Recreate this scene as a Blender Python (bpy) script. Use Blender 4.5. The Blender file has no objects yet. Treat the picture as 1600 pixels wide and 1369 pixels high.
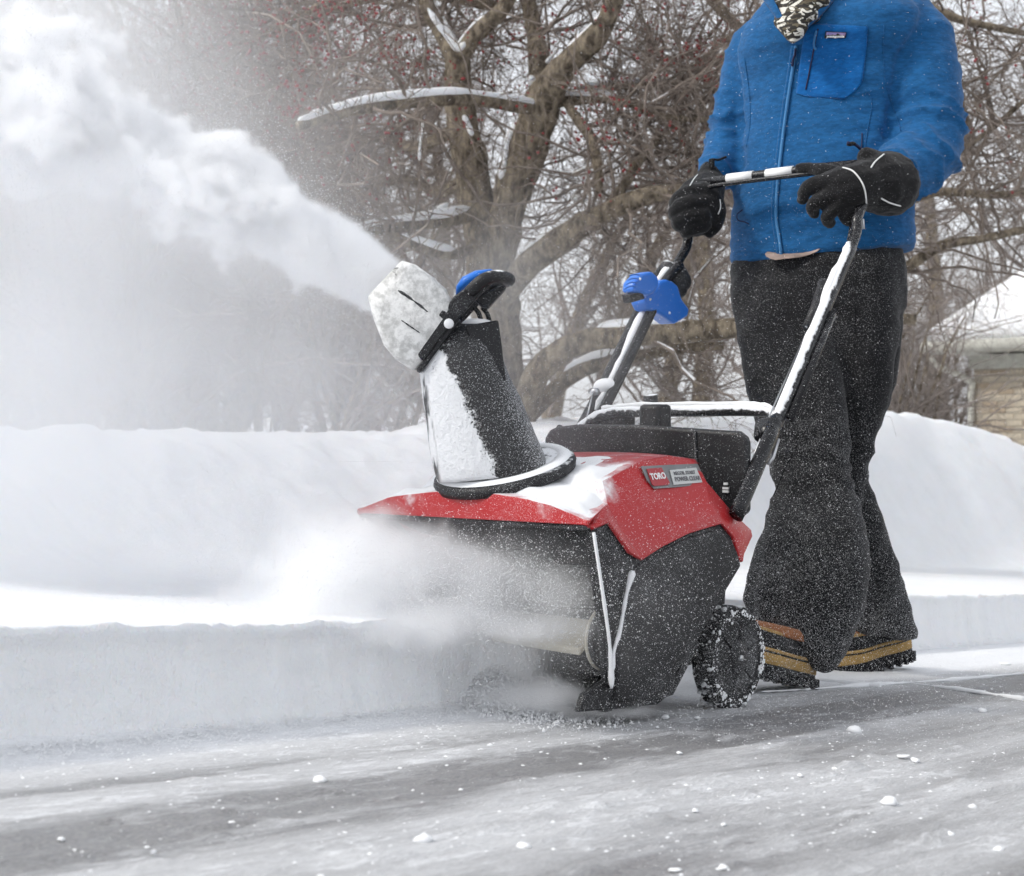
import bpy, bmesh, math, random
import numpy as np
from mathutils import Vector, Matrix, noise
from math import sin, cos, pi, radians

S = bpy.context.scene
COL = S.collection
random.seed(7); np.random.seed(7)
CAMH = .545

# ------------------------------------------------------------------ camera
cam = bpy.data.cameras.new('camera'); camo = bpy.data.objects.new('camera', cam); COL.objects.link(camo)
camo.location = (0, 0, CAMH); camo.rotation_euler = (radians(90), 0, 0)
cam.lens = 54; cam.sensor_width = 36; cam.sensor_fit = 'HORIZONTAL'; cam.shift_y = -24.5/1600
cam.clip_start = .05; cam.clip_end = 2000
cam.dof.use_dof = True; cam.dof.focus_distance = 2.95; cam.dof.aperture_fstop = 9
S.camera = camo
# ------------------------------------------------------------------ sky and sun
SUN_EL = radians(42)
sdir = Vector((-.86, -.28, 0)).normalized()*cos(SUN_EL); sdir.z = sin(SUN_EL)
w = bpy.data.worlds.new('World'); S.world = w; w.use_nodes = True
nt = w.node_tree; nt.nodes.clear()
sky = nt.nodes.new('ShaderNodeTexSky'); sky.sky_type = 'NISHITA'; sky.sun_disc = False
sky.sun_elevation = SUN_EL; sky.sun_rotation = math.atan2(sdir.x, sdir.y)
sky.air_density = 1.0; sky.dust_density = 2.0; sky.ozone_density = 1.5; sky.altitude = 0
bg = nt.nodes.new('ShaderNodeBackground'); bg.inputs[1].default_value = .150
hs = nt.nodes.new('ShaderNodeHueSaturation'); hs.inputs['Saturation'].default_value = .22
wo = nt.nodes.new('ShaderNodeOutputWorld')
mx = nt.nodes.new('ShaderNodeMix'); mx.data_type = 'RGBA'; mx.inputs[0].default_value = .55; mx.inputs[7].default_value = (5.15, 5.3, 5.6, 1)   # thin even cloud over the blue
nt.links.new(sky.outputs[0], hs.inputs['Color']); nt.links.new(hs.outputs[0], mx.inputs[6]); nt.links.new(mx.outputs[2], bg.inputs[0]); nt.links.new(bg.outputs[0], wo.inputs[0])
sl = bpy.data.lights.new('sun', 'SUN'); sl.energy = 1.4; sl.angle = radians(8); sl.color = (1, .955, .88)
so = bpy.data.objects.new('sun', sl); COL.objects.link(so); so.rotation_euler = (-sdir).to_track_quat('-Z', 'Y').to_euler()
S.view_settings.view_transform = 'Standard'; S.view_settings.look = 'None'; S.view_settings.gamma = 1
S.view_settings.use_curve_mapping = False; S.view_settings.exposure = 0.48
cy = S.cycles
cy.max_bounces = 18; cy.diffuse_bounces = 3; cy.glossy_bounces = 2; cy.transmission_bounces = 2; cy.transparent_max_bounces = 8
cy.volume_bounces = 16; cy.volume_step_rate = 4; cy.volume_max_steps = 128
cy.use_adaptive_sampling = True; cy.adaptive_threshold = .05; cy.adaptive_min_samples = 16
cy.caustics_reflective = False; cy.caustics_refractive = False; cy.use_denoising = True

# ------------------------------------------------------------------ frames: world <-> machine ("local")
FL, CX, HY = 2400., 800., 660.
TH = radians(40); OX, OY = .252, 3.078
def w2l(p): dx, dy = p[0]-OX, p[1]-OY; return Vector((dx*cos(TH)-dy*sin(TH), dx*sin(TH)+dy*cos(TH), p[2]))
def l2w(x, y, z): return Vector((OX+x*cos(TH)+y*sin(TH), OY-x*sin(TH)+y*cos(TH), z))
def at(px, py, d): return Vector(((px-CX)/FL*d, d, CAMH-(py-HY)/FL*d))      # world point at depth d
def ml(px, py, ax, v):                                                      # machine point on a plane of the machine
    a = w2l((0, 0, CAMH)); q = at(px, py, 1); b = w2l(q)-a
    i = 'xyz'.index(ax); t = (v-a[i])/b[i]; return a+b*t
def wl(px, py, d): return w2l(at(px, py, d))
SL = .08                                                                    # the driveway falls away to the back

# ------------------------------------------------------------------ helpers
def link(o, parent=None):
    COL.objects.link(o)
    if parent is not None: o.parent = parent
    return o
def tag(o, label=None, cat=None, group=None, kind=None):
    for k, v in (('label', label), ('category', cat), ('group', group), ('kind', kind)):
        if v: o[k] = v
    return o
def empty(name, loc=(0, 0, 0), rz=0):
    o = bpy.data.objects.new(name, None); link(o); o.location = loc; o.rotation_euler = (0, 0, rz); o.empty_display_size = .05; return o
def mesh_obj(name, V, Fc, mat, parent=None, smooth=True, bev=0, seg=2, angle=35):
    me = bpy.data.meshes.new(name); me.from_pydata([tuple(v) for v in V], [], Fc); me.update()
    bm = bmesh.new(); bm.from_mesh(me); bmesh.ops.recalc_face_normals(bm, faces=bm.faces); bm.to_mesh(me); bm.free()
    if smooth: me.shade_smooth()
    for m in (mat if isinstance(mat, (list, tuple)) else [mat]): me.materials.append(m)
    o = bpy.data.objects.new(name, me); link(o, parent)
    if bev:
        b = o.modifiers.new('b', 'BEVEL'); b.width = bev; b.segments = seg; b.limit_method = 'ANGLE'; b.angle_limit = radians(angle)
    if smooth and bev: me.set_sharp_from_angle(angle=radians(50))
    return o
class MB:
    def __init__(s): s.V = []; s.F = []
    def add(s, V, Fc): k = len(s.V); s.V += [Vector(v) for v in V]; s.F += [tuple(i+k for i in f) for f in Fc]; return s
    def box(s, c, d, R=None):
        V = [Vector((i*d[0]/2, j*d[1]/2, k*d[2]/2)) for i in (-1, 1) for j in (-1, 1) for k in (-1, 1)]
        if R is not None: V = [R@v for v in V]
        return s.add([v+Vector(c) for v in V], [(0, 1, 3, 2), (4, 6, 7, 5), (0, 4, 5, 1), (2, 3, 7, 6), (0, 2, 6, 4), (1, 5, 7, 3)])
    def tube(s, P, r, n=10, ry=None, side=None):
        P = [Vector(p) for p in P]; k = len(P); rr = r if hasattr(r, '__len__') else [r]*k
        T = [(P[min(i+1, k-1)]-P[max(i-1, 0)]).normalized() for i in range(k)]
        u = Vector(side) if side is not None else (Vector((0, 0, 1)) if abs(T[0].z) < .9 else Vector((1, 0, 0)))
        V = []
        for i in range(k):
            u = (u-T[i]*u.dot(T[i])).normalized(); v = T[i].cross(u)
            q = (ry/r if (ry and not hasattr(r, '__len__')) else 1)
            for j in range(n):
                a = 2*pi*j/n; V.append(P[i]+u*cos(a)*rr[i]+v*sin(a)*rr[i]*q)
        Fc = [(i*n+j, i*n+(j+1) % n, (i+1)*n+(j+1) % n, (i+1)*n+j) for i in range(k-1) for j in range(n)]
        Fc += [tuple(range(n))[::-1], tuple((k-1)*n+j for j in range(n))]
        return s.add(V, Fc)
    def loft(s, rings, cap=True):
        n = len(rings[0]); V = [v for r in rings for v in r]
        Fc = [(i*n+j, i*n+(j+1) % n, (i+1)*n+(j+1) % n, (i+1)*n+j) for i in range(len(rings)-1) for j in range(n)]
        if cap: Fc += [tuple(range(n))[::-1], tuple((len(rings)-1)*n+j for j in range(n))]
        return s.add(V, Fc)
    def prism(s, poly, off):
        n = len(poly); off = Vector(off); V = [Vector(p) for p in poly]+[Vector(p)+off for p in poly]
        return s.add(V, [tuple(range(n))[::-1], tuple(range(n, 2*n))]+[(i, (i+1) % n, n+(i+1) % n, n+i) for i in range(n)])
    def sph(s, c, r, n=12, m=8, R=None):
        c = Vector(c); r = Vector(r) if hasattr(r, '__len__') else Vector((r, r, r)); rings = []
        for i in range(m+1):
            t = pi*(.02+.96*i/m); ring = []
            for j in range(n):
                a = 2*pi*j/n; v = Vector((sin(t)*cos(a)*r.x, sin(t)*sin(a)*r.y, cos(t)*r.z)); ring.append(c+(R@v if R is not None else v))
            rings.append(ring)
        return s.loft(rings)
    def cyl(s, c, ax, r, h, n=28, r2=None):
        c = Vector(c); ax = Vector(ax).normalized(); return s.tube([c-ax*h/2, c+ax*h/2], [r, r if r2 is None else r2], n)
    def build(s, name, mat, parent=None, **k): return mesh_obj(name, s.V, s.F, mat, parent, **k)
def smooth_path(P, n=6):
    P = [Vector(p) for p in P]; out = []
    for i in range(len(P)-1):
        a, b, c, d = P[max(i-1, 0)], P[i], P[i+1], P[min(i+2, len(P)-1)]
        for k in range(n):
            t = k/n; out.append(.5*((2*b)+(c-a)*t+(2*a-5*b+4*c-d)*t*t+(3*b-a-3*c+d)*t**3))
    return out+[P[-1]]
def lerp(a, b, t): return a+(b-a)*t
def sst(a, b, x):
    t = np.clip((x-a)/(b-a), 0, 1); return t*t*(3-2*t)
def interp(x, xs, ys): return np.interp(x, xs, ys)
def fnoise(P, scale, octv=3, seed=0):                # cheap vectorised value noise, P (n,3)
    P = np.asarray(P, float)*scale+seed*17.31; out = np.zeros(len(P)); amp = 1; tot = 0
    for o in range(octv):
        Q = P*(2**o)+o*5.7; I = np.floor(Q).astype(np.int64); f = Q-I; f = f*f*(3-2*f); acc = 0
        for dx in (0, 1):
            for dy in (0, 1):
                for dz in (0, 1):
                    h = (I[:, 0]+dx)*73856093 ^ (I[:, 1]+dy)*19349663 ^ (I[:, 2]+dz)*83492791
                    h = (h ^ (h >> 13))*1274126177 & 0x7fffffff
                    v = (h % 65536)/65535.
                    acc = acc+v*np.where(dx, f[:, 0], 1-f[:, 0])*np.where(dy, f[:, 1], 1-f[:, 1])*np.where(dz, f[:, 2], 1-f[:, 2])
        out += amp*acc; tot += amp; amp *= .5
    return out/tot
def np_mesh(name, V, Q, mat, parent=None, smooth=True):  # V (n,3), Q (m,k)
    V = np.asarray(V, np.float32); Q = np.asarray(Q, np.int32); k = Q.shape[1]
    me = bpy.data.meshes.new(name); me.vertices.add(len(V)); me.vertices.foreach_set('co', V.ravel())
    me.loops.add(Q.size); me.loops.foreach_set('vertex_index', Q.ravel())
    me.polygons.add(len(Q)); me.polygons.foreach_set('loop_start', np.arange(0, Q.size, k, dtype=np.int32))
    me.update(calc_edges=True); me.validate()
    if smooth: me.shade_smooth()
    if mat: me.materials.append(mat)
    o = bpy.data.objects.new(name, me); link(o, parent); return o
def grid_faces(n, m): i, j = np.meshgrid(np.arange(n-1), np.arange(m-1), indexing='ij'); a = i*m+j; return np.stack([a, a+m, a+m+1, a+1], -1).reshape(-1, 4)
def remeshed(name, mb, vox, it, mat, parent, disp=None):
    me = bpy.data.meshes.new('t'); me.from_pydata([tuple(v) for v in mb.V], [], mb.F); me.update()
    bm = bmesh.new(); bm.from_mesh(me); bmesh.ops.recalc_face_normals(bm, faces=bm.faces); bm.to_mesh(me); bm.free()
    o = bpy.data.objects.new('t', me); COL.objects.link(o)
    r = o.modifiers.new('r', 'REMESH'); r.mode = 'VOXEL'; r.voxel_size = vox
    s = o.modifiers.new('s', 'SMOOTH'); s.factor = .5; s.iterations = it
    dg = bpy.context.evaluated_depsgraph_get(); dg.update()
    m2 = bpy.data.meshes.new_from_object(o.evaluated_get(dg)); bpy.data.objects.remove(o); bpy.data.meshes.remove(me)
    if disp is not None:
        n = len(m2.vertices); co = np.zeros(n*3, np.float32); m2.vertices.foreach_get('co', co); co = co.reshape(-1, 3).astype(float)
        no = np.array([v.normal[:] for v in m2.vertices]); co = co+no*disp(co, no)[:, None]
        m2.vertices.foreach_set('co', co.astype(np.float32).ravel()); m2.update()
    m2.name = name; m2.shade_smooth(); m2.materials.clear(); m2.materials.append(mat)
    o = bpy.data.objects.new(name, m2); link(o, parent); return o

# ------------------------------------------------------------------ materials
class NT:
    def __init__(s, name):
        s.m = bpy.data.materials.new(name); s.m.use_nodes = True; s.t = s.m.node_tree; s.t.nodes.clear()
        s.out = s.n('ShaderNodeOutputMaterial'); s.b = s.n('ShaderNodeBsdfPrincipled'); s.l(s.b.outputs[0], s.out.inputs[0]); s._tc = None
    def n(s, t, **k):
        x = s.t.nodes.new(t)
        for a, v in k.items(): setattr(x, a, v)
        return x
    def l(s, a, b): s.t.links.new(a, b)
    def put(s, i, v):
        if hasattr(v, 'links'): s.l(v, i)
        else: i.default_value = v
    def math(s, op, a, b=0., c=0.):
        x = s.n('ShaderNodeMath', operation=op); s.put(x.inputs[0], a); s.put(x.inputs[1], b); s.put(x.inputs[2], c); return x.outputs[0]
    def co(s, scale=(1, 1, 1), rot=(0, 0, 0)):
        if s._tc is None: s._tc = s.n('ShaderNodeTexCoord')
        mp = s.n('ShaderNodeMapping'); s.l(s._tc.outputs['Object'], mp.inputs[0]); mp.inputs['Scale'].default_value = scale; mp.inputs['Rotation'].default_value = rot; return mp.outputs[0]
    def noise(s, scale, det=4, rough=.55, vec=None, dist=0.):
        x = s.n('ShaderNodeTexNoise'); x.inputs['Scale'].default_value = scale; x.inputs['Detail'].default_value = det; x.inputs['Roughness'].default_value = rough
        x.inputs['Distortion'].default_value = dist; s.l(vec or s.co(), x.inputs[0]); return x.outputs[0]
    def step(s, v, a, b, lo=0., hi=1.):
        x = s.n('ShaderNodeMapRange', interpolation_type='SMOOTHSTEP'); s.put(x.inputs[0], v); x.inputs[1].default_value = a; x.inputs[2].default_value = b
        x.inputs[3].default_value = lo; x.inputs[4].default_value = hi; return x.outputs[0]
    def mix(s, f, a, b):
        x = s.n('ShaderNodeMix', data_type='RGBA'); s.put(x.inputs[0], f); s.put(x.inputs[6], a); s.put(x.inputs[7], b); return x.outputs[2]
    def dotn(s, d):
        g = s.n('ShaderNodeNewGeometry'); t = s.n('ShaderNodeVectorTransform', vector_type='NORMAL', convert_from='WORLD', convert_to='OBJECT'); s.l(g.outputs['Normal'], t.inputs[0])
        x = s.n('ShaderNodeVectorMath', operation='DOT_PRODUCT'); s.l(t.outputs[0], x.inputs[0]); x.inputs[1].default_value = Vector(d).normalized(); return x.outputs['Value']
    def plane(s, d, c):
        x = s.n('ShaderNodeVectorMath', operation='DOT_PRODUCT'); s.l(s.co(), x.inputs[0]); x.inputs[1].default_value = d; return s.math('ADD', x.outputs['Value'], c)
    def bump(s, h, st, dist=.002):
        x = s.n('ShaderNodeBump'); s.put(x.inputs['Height'], h); x.inputs['Strength'].default_value = st; x.inputs['Distance'].default_value = dist
        if s.b.inputs['Normal'].is_linked: s.l(s.b.inputs['Normal'].links[0].from_socket, x.inputs['Normal'])
        s.l(x.outputs[0], s.b.inputs['Normal'])
def c4(c): return (c[0], c[1], c[2], 1)
def simple(name, c, rough=.5, metal=0, spec=.5, bump=None, var=.0):
    t = NT(name); t.b.inputs['Roughness'].default_value = rough; t.b.inputs['Metallic'].default_value = metal; t.b.inputs['Specular IOR Level'].default_value = spec
    if var:
        n = t.noise(14, 5); t.l(t.mix(t.step(n, .3, .7), c4([x*(1-var) for x in c]), c4([min(1, x*(1+var)) for x in c])), t.b.inputs['Base Color'])
    else: t.b.inputs['Base Color'].default_value = c4(c)
    if bump: t.bump(t.noise(bump[0], 3), bump[1], bump[2])
    return t.m
SNOWC = (.86, .875, .90)
def frosted(name, c, rough=.45, bias=-.6, nz=.5, nd=None, ndw=0., scale=22, soft=.10, dust=.25, dscale=620, planes=(), namp=1.6, thick=.004):
    """paint, plastic or cloth with snow stuck on it: snow where noise + how far the face looks up (or along nd) passes a threshold, and fine specks"""
    t = NT(name); n = t.noise(scale, 6, .62)
    m = t.math('ADD', t.math('MULTIPLY', t.math('SUBTRACT', n, .5), namp), bias)
    m = t.math('ADD', m, t.math('MULTIPLY', t.dotn((0, 0, 1)), nz))
    if nd is not None: m = t.math('ADD', m, t.math('MULTIPLY', t.dotn(nd), ndw))
    for d, cst, a, b, wgt in planes: m = t.math('ADD', m, t.step(t.plane(d, cst), a, b, 0, wgt))
    mask = t.step(m, -soft, soft)
    n2 = t.noise(dscale, 1.5, .5); n3 = t.noise(9, 3, .6)
    lev = t.math('ADD', t.step(n3, .3, .7, -.5, .5), t.math('MULTIPLY', m, .35))
    sp = t.step(t.math('ADD', n2, t.math('MULTIPLY', lev, .12)), .66-dust*.16, .76-dust*.16, 0, .32)
    mk = t.math('MAXIMUM', mask, sp)
    t.l(t.mix(mk, c4(c), c4(SNOWC)), t.b.inputs['Base Color'])
    t.l(t.step(mk, 0, 1, rough, .8), t.b.inputs['Roughness']); t.b.inputs['Specular IOR Level'].default_value = .35
    t.bump(t.math('ADD', t.math('MULTIPLY', mask, 1.), t.math('MULTIPLY', t.math('MULTIPLY', mask, t.noise(90, 3)), .7)), .8, thick)
    return t.m
def snow_mat(name, tint=SNOWC, fine=.5, lump=.5, lscale=7, stretch=(1, 1, 1), sss=True):
    t = NT(name); t.b.inputs['Roughness'].default_value = .75; t.b.inputs['Specular IOR Level'].default_value = .25
    v = t.co(stretch); n = t.noise(lscale, 6, .6, v)
    t.l(t.mix(t.step(n, .3, .7), c4([x*.965 for x in tint]), c4(tint)), t.b.inputs['Base Color'])
    if sss:
        t.b.inputs['Subsurface Weight'].default_value = .25; t.b.inputs['Subsurface Radius'].default_value = (.6, .8, 1); t.b.inputs['Subsurface Scale'].default_value = .012
    t.bump(n, lump, .02); t.bump(t.noise(45, 5, .75), fine, .010); t.bump(t.noise(160, 3), fine, .003)
    return t.m
M = {}
M['snow'] = snow_mat('snow'); M['snow_cut'] = snow_mat('snow_cut', (.88, .89, .905), .6, .7, 14, (1, 1, .12))
M['crust'] = simple('snow_crust', (.87, .88, .895), .8, 0, .2)
M['black'] = frosted('black_plastic', (.012, .012, .014), .5, -1.05, .5, dust=.62)
M['blackside'] = frosted('black_side_plastic', (.012, .012, .014), .55, -1.15, .5, dust=.72, dscale=560)
M['blacktop'] = frosted('black_plastic_snowy_top', (.013, .013, .015), .5, -.72, .75, dust=.55)
M['red'] = frosted('red_hood_paint', (.43, .018, .022), .35, -.95, .72, nd=(0, -1, .2), ndw=.28, scale=16, soft=.22, dust=.42, namp=1.3, dscale=560,
                   planes=[((0, -1, 0), 0, .26, .40, .34), ((0, 0, -1), 0, -.40, -.30, -.25)])
M['blue'] = frosted('blue_control_plastic', (.022, .18, .68), .3, -1.1, .4, dust=.22)
M['chute'] = frosted('black_chute_snowed', (.012, .012, .014), .5, -.1, .1, scale=26, soft=.12, dust=.7, dscale=300, namp=.5)
M['tubesnow'] = frosted('black_tube_snow_on_front', (.012, .012, .014), .3, -.62, .25, nd=(0, -.8, .6), ndw=.95, scale=30, soft=.12, dust=.4)
M['tube'] = frosted('black_tube', (.012, .012, .014), .25, -1.0, .55, dust=.35)
M['cross'] = frosted('black_crossbar_snow_on_top', (.02, .02, .022), .4, -.1, 1.0, scale=60, soft=.12, dust=.7)
M['tyre'] = frosted('black_wheel_rubber', (.012, .012, .013), .7, -.25, .0, scale=45, soft=.12, dust=.7, planes=[((1, 0, 0), 0, .225, .238, -.25)])
M['wheelface'] = frosted('wheel_disc_plastic', (.014, .014, .016), .55, -1.0, 0, scale=24, soft=.12, dust=.55)
M['cream'] = frosted('cream_rubber', (.62, .58, .48), .6, -.7, .5, dust=.3)
M['steel'] = simple('steel', (.55, .56, .58), .3, 1)
M['badge_grey'] = simple('badge_grey', (.19, .195, .2), .35, .3, var=.12); M['badge_silver'] = simple('badge_silver', (.55, .56, .55), .35, .2)
M['badge_red'] = simple('badge_red', (.38, .02, .03), .4); M['white'] = simple('white_print', (.85, .85, .85), .5)
M['darktext'] = simple('grey_print', (.16, .16, .17), .5)

def cloth(name, c, dust, wrinkle=.5, fleece=.35, dscale=480, grad=None):
    t = NT(name); t.b.inputs['Roughness'].default_value = .9; t.b.inputs['Specular IOR Level'].default_value = .15
    t.b.inputs['Sheen Weight'].default_value = .12; t.b.inputs['Sheen Roughness'].default_value = .5
    n = t.noise(60, 4, .6, t.co((1, 1, 2.6))); base = t.mix(t.step(n, .3, .7), c4([x*.78 for x in c]), c4([min(1, x*1.15) for x in c]))
    n2 = t.noise(dscale, 1.5, .5); th = t.math('ADD', n2, t.step(t.noise(6, 3), .3, .7, -.03, .03))
    if grad: th = t.math('ADD', th, t.step(t.plane((0, 0, 1), 0), grad[0], grad[1], grad[2], 0))
    sp = t.step(th, .69-dust*.16, .81-dust*.16, 0, .24)
    t.l(t.mix(sp, base, c4(SNOWC)), t.b.inputs['Base Color'])
    t.bump(t.noise(24, 3, .5, t.co((1, .7, 2.2))), wrinkle, .006); t.bump(t.noise(500, 2), fleece*.6, .0012)
    return t.m
M['jacket'] = cloth('blue_quilted_jersey', (.012, .095, .25), .04); M['pocket'] = cloth('smooth_blue_pocket_cloth', (.005, .10, .32), .04, .15, .05)
M['zip'] = simple('light_blue_zip_tape', (.035, .18, .40), .6); M['navy'] = simple('navy_lining', (.012, .016, .06), .8)
M['trousers'] = cloth('black_snow_trousers', (.012, .012, .0135), .55, .5, .3, 480, (.15, 1.0, .075))
M['glove'] = cloth('black_glove_cloth', (.012, .012, .013), .22, .4, .4); M['piping'] = simple('reflective_piping', (.75, .76, .75), .5)
M['skin'] = simple('skin', (.55, .33, .24), .5); M['tan'] = cloth('tan_boot_rubber', (.42, .27, .10), .3, .1, .1); M['leather'] = cloth('brown_boot_leather', (.32, .13, .055), .45, .3, .2)
M['bootblack'] = cloth('black_boot_rubber', (.014, .014, .016), .62, .1, .1); M['blackline'] = simple('black_line', (.01, .01, .01), .7)
M['shirt'] = simple('plaid_shirt_hem', (.36, .27, .23), .8, var=.5)

# ------------------------------------------------------------------ ground, banks
def crest_z(y): return interp(y, [-8, -2, -.2, .6, 1.9, 3.0, 4.1, 5.4, 6.1, 6.9, 7.8, 8.7, 12], [.55, .555, .535, .50, .497, .53, .55, .56, .585, .63, .60, .53, -.1])
def build_snow():
    y = np.concatenate([np.linspace(-30, -3.2, 14)[:-1], np.linspace(-3.2, -.55, 170)[:-1], np.linspace(-.55, -.30, 40)[:-1], np.linspace(-.30, 5, 260)[:-1], np.linspace(5, 14, 70)[:-1], np.linspace(14, 80, 22)])
    ex = -.30*sst(-.33, -.265, y)+.060*np.exp(-((y+.385)/.075)**2)
    n1 = fnoise(np.stack([y, y*0, y*0], 1), 3.2, 4, 1)-.5; n2 = fnoise(np.stack([y, y*0, y*0], 1), 30, 2, 2)-.5
    ex = ex+n1*.035+n2*.012
    # face rows (0..1 up), then top going away
    zf = np.linspace(0, 1, 16)
    top = np.concatenate([np.linspace(.004, .12, 12), np.linspace(.14, 1.0, 34), np.linspace(1.03, 3.6, 80), np.linspace(3.8, 10, 30), np.linspace(11, 70, 24)])
    rows = []
    yy = y+0*y
    edgeh = .163+(fnoise(np.stack([y, y*0, y*0], 1), 8, 3, 5)-.5)*.012+(fnoise(np.stack([y, y*0, y*0], 1), 45, 3, 6)-.5)*.016
    for k, f in enumerate(zf):
        P = np.stack([y, y*0+f*.25, y*0], 1)
        dx = (fnoise(P*np.array([1, .12, 1]), 26, 4, 3)-.5)*.020+(fnoise(P, 6, 3, 4)-.5)*.03*f+(fnoise(P*np.array([.3, 1, 1]), 44, 2, 13)-.5)*.008+max(0, f-.8)*(fnoise(P, 50, 3, 14)-.4)*.05
        rows.append(np.stack([ex+dx+(1-f)**3*.03+(.006 if f > .93 else 0), y, -SL*y+edgeh*f-(.02 if k == 0 else 0)], 1))
    x0 = rows[-1][:, 0]
    for tx in top:
        x = x0*(1-min(1, tx/.6))-tx
        yb = np.clip(y, -8, 14); plane = -SL*np.clip(y, -30, 16)
        P = np.stack([x, y, y*0], 1); wob = (fnoise(P, .9, 3, 8)-.5)
        d = -x-1.10-wob*.35-np.where(y > 1.5, np.clip((y-1.5)*.30, 0, 1.0), 0)
        zt = plane+edgeh*(1-min(1, tx/.05))+.165*min(1, tx/.05)
        wdt = interp(y, [-2, 1, 3, 6], [.8, .9, 1.1, 1.0])
        up = sst(0, wdt, d); cz = crest_z(y)
        lump = (fnoise(P, 5.5, 4, 9)-.5)*.075+(fnoise(P, 16, 3, 10)-.5)*.035
        z = zt*(1-up)+cz*up+lump*np.clip(d*3, 0.06, 1)+(fnoise(P, 2.5, 2, 12)-.5)*.018
        back = sst(wdt+.6, wdt+3.2, d); far = -.08*np.clip(y, -14, 14)*.6+sst(14, 60, d)*1.6-.1+(fnoise(P, .3, 3, 11)-.5)*.3
        z = z*(1-back)+far*back
        rows.append(np.stack([x, y, z], 1))
    V = np.stack(rows, 0); n, m = V.shape[:2]; V = V.reshape(-1, 3)
    o = np_mesh('snow_ground', V, grid_faces(n, m), M['snow'])
    o.data.materials.append(M['snow_cut'])
    mi = np.zeros((n-1, m-1), np.int32); mi[:15, :] = 1; o.data.polygons.foreach_set('material_index', mi.ravel())
    o.location = (OX, OY, 0); o.rotation_euler = (0, 0, -TH); tag(o, kind='structure')
build_snow()

t = NT('driveway_skimmed_with_snow'); t.b.inputs['Specular IOR Level'].default_value = .4
big = t.noise(1.6, 4, .55, t.co((2.4, .42, 1))); med = t.noise(7, 5, .6, t.co((2.4, .45, 1))); fin = t.noise(60, 4, .65, t.co((2, .7, 1))); lin = t.noise(46, 5, .75, t.co((3.6, .13, 1), (0, 0, .10)))
cov = t.math('ADD', t.math('ADD', t.math('MULTIPLY', big, 1.1), t.math('MULTIPLY', med, .55)), t.math('ADD', t.math('MULTIPLY', fin, .25), t.math('MULTIPLY', lin, .50)))
# two scraped tracks left by the wheels of the last pass, and a powdery strip along the cut
for xc, wd, st in ((.385, .08, -.52), (.16, .03, -.14), (.82, .04, -.12), (1.12, .05, -.20)):
    band = t.math('ABSOLUTE', t.math('ADD', t.plane((1, 0.05, 0), -xc), t.math('MULTIPLY', t.math('SUBTRACT', med, .5), .22))); cov = t.math('ADD', cov, t.step(band, wd*.2, wd*1.6, st, 0))
cov = t.math('ADD', cov, t.step(t.plane((1, 0, 0), 0), .05, .24, .75, 0))
cs = t.math('ADD', t.step(cov, .86, 1.44), t.math('MULTIPLY', t.step(t.math('ADD', t.noise(20, 6, .72, t.co((1.6, .55, 1))), t.math('MULTIPLY', big, .35)), .72, .84), .45))
asph = t.mix(t.step(t.noise(240, 3, .7, t.co((1.5, .6, 1))), .3, .7), (.085, .085, .09, 1), (.235, .23, .23, 1))
t.l(t.mix(t.math('ADD', t.math('MULTIPLY_ADD', t.math('MULTIPLY', cs, t.step(t.noise(170, 4, .75, t.co((2, .5, 1))), .2, .75, .72, 1.12)), .50, .10), t.step(t.plane((1, 0, 0), 0), .05, .17, .38, 0)), asph, (.84, .855, .88, 1)), t.b.inputs['Base Color'])
t.l(t.step(cs, 0, 1, .42, .7), t.b.inputs['Roughness']); t.bump(med, .35, .01); t.bump(t.math('MULTIPLY', fin, cs), .6, .006)
M['drive'] = t.m
def build_drive():
    x = np.concatenate([np.linspace(-.6, -.35, 3), np.linspace(-.3, 1.7, 160), np.linspace(1.8, 8, 12)]); y = np.concatenate([np.linspace(-30, -3, 10), np.linspace(-2.9, 3, 300), np.linspace(3.1, 8, 30), np.linspace(9, 60, 10)])
    X, Y = np.meshgrid(x, y, indexing='ij'); P = np.stack([X.ravel()*2.2, Y.ravel()*.5, X.ravel()*0], 1)
    z = -SL*np.clip(Y.ravel(), -30, 16)+(fnoise(P, 4, 4, 3)-.5)*.012+np.maximum(0, fnoise(np.stack([X.ravel()*1.6, Y.ravel(), X.ravel()*0], 1), 26, 3, 4)-.62)*.05*np.clip(X.ravel()+.2, .2, 1)
    z += .018*np.exp(-np.maximum(0, X.ravel()-.01)/.035)*(Y.ravel() < -.4)*(.6+fnoise(P, 20, 3, 8))
    o = np_mesh('driveway', np.stack([X.ravel(), Y.ravel(), z], 1), grid_faces(len(x), len(y)), M['drive'])
    o.location = (OX, OY, 0); o.rotation_euler = (0, 0, -TH); tag(o, kind='structure')
build_drive()

def gpt(px, py):
    a = w2l((0, 0, CAMH)); b = w2l(at(px, py, 1))-a; tt = (-(a.z+SL*a.y))/(b.z+SL*b.y); return a+b*tt
def joints():
    dr = bpy.data.objects['driveway']
    for pts in ([(1190, 1083), (1262, 1079), (1340, 1073), (1410, 1069), (1500, 1063), (1600, 1054)], [(1425, 1069), (1490, 1078), (1545, 1086), (1600, 1095)], [(1268, 1062), (1320, 1068), (1376, 1074)]):
        P = smooth_path([gpt(*p)+Vector((0, 0, .003)) for p in pts], 8); n = len(P)
        MB().tube(P, [.0045*max(.15, .8+1.1*noise.noise(p*9)+.6*noise.noise(p*40))*min(1, .2+i/4) for i, p in enumerate(P)], 6).build('snow_filled_joint', M['crust'], dr)

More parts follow.
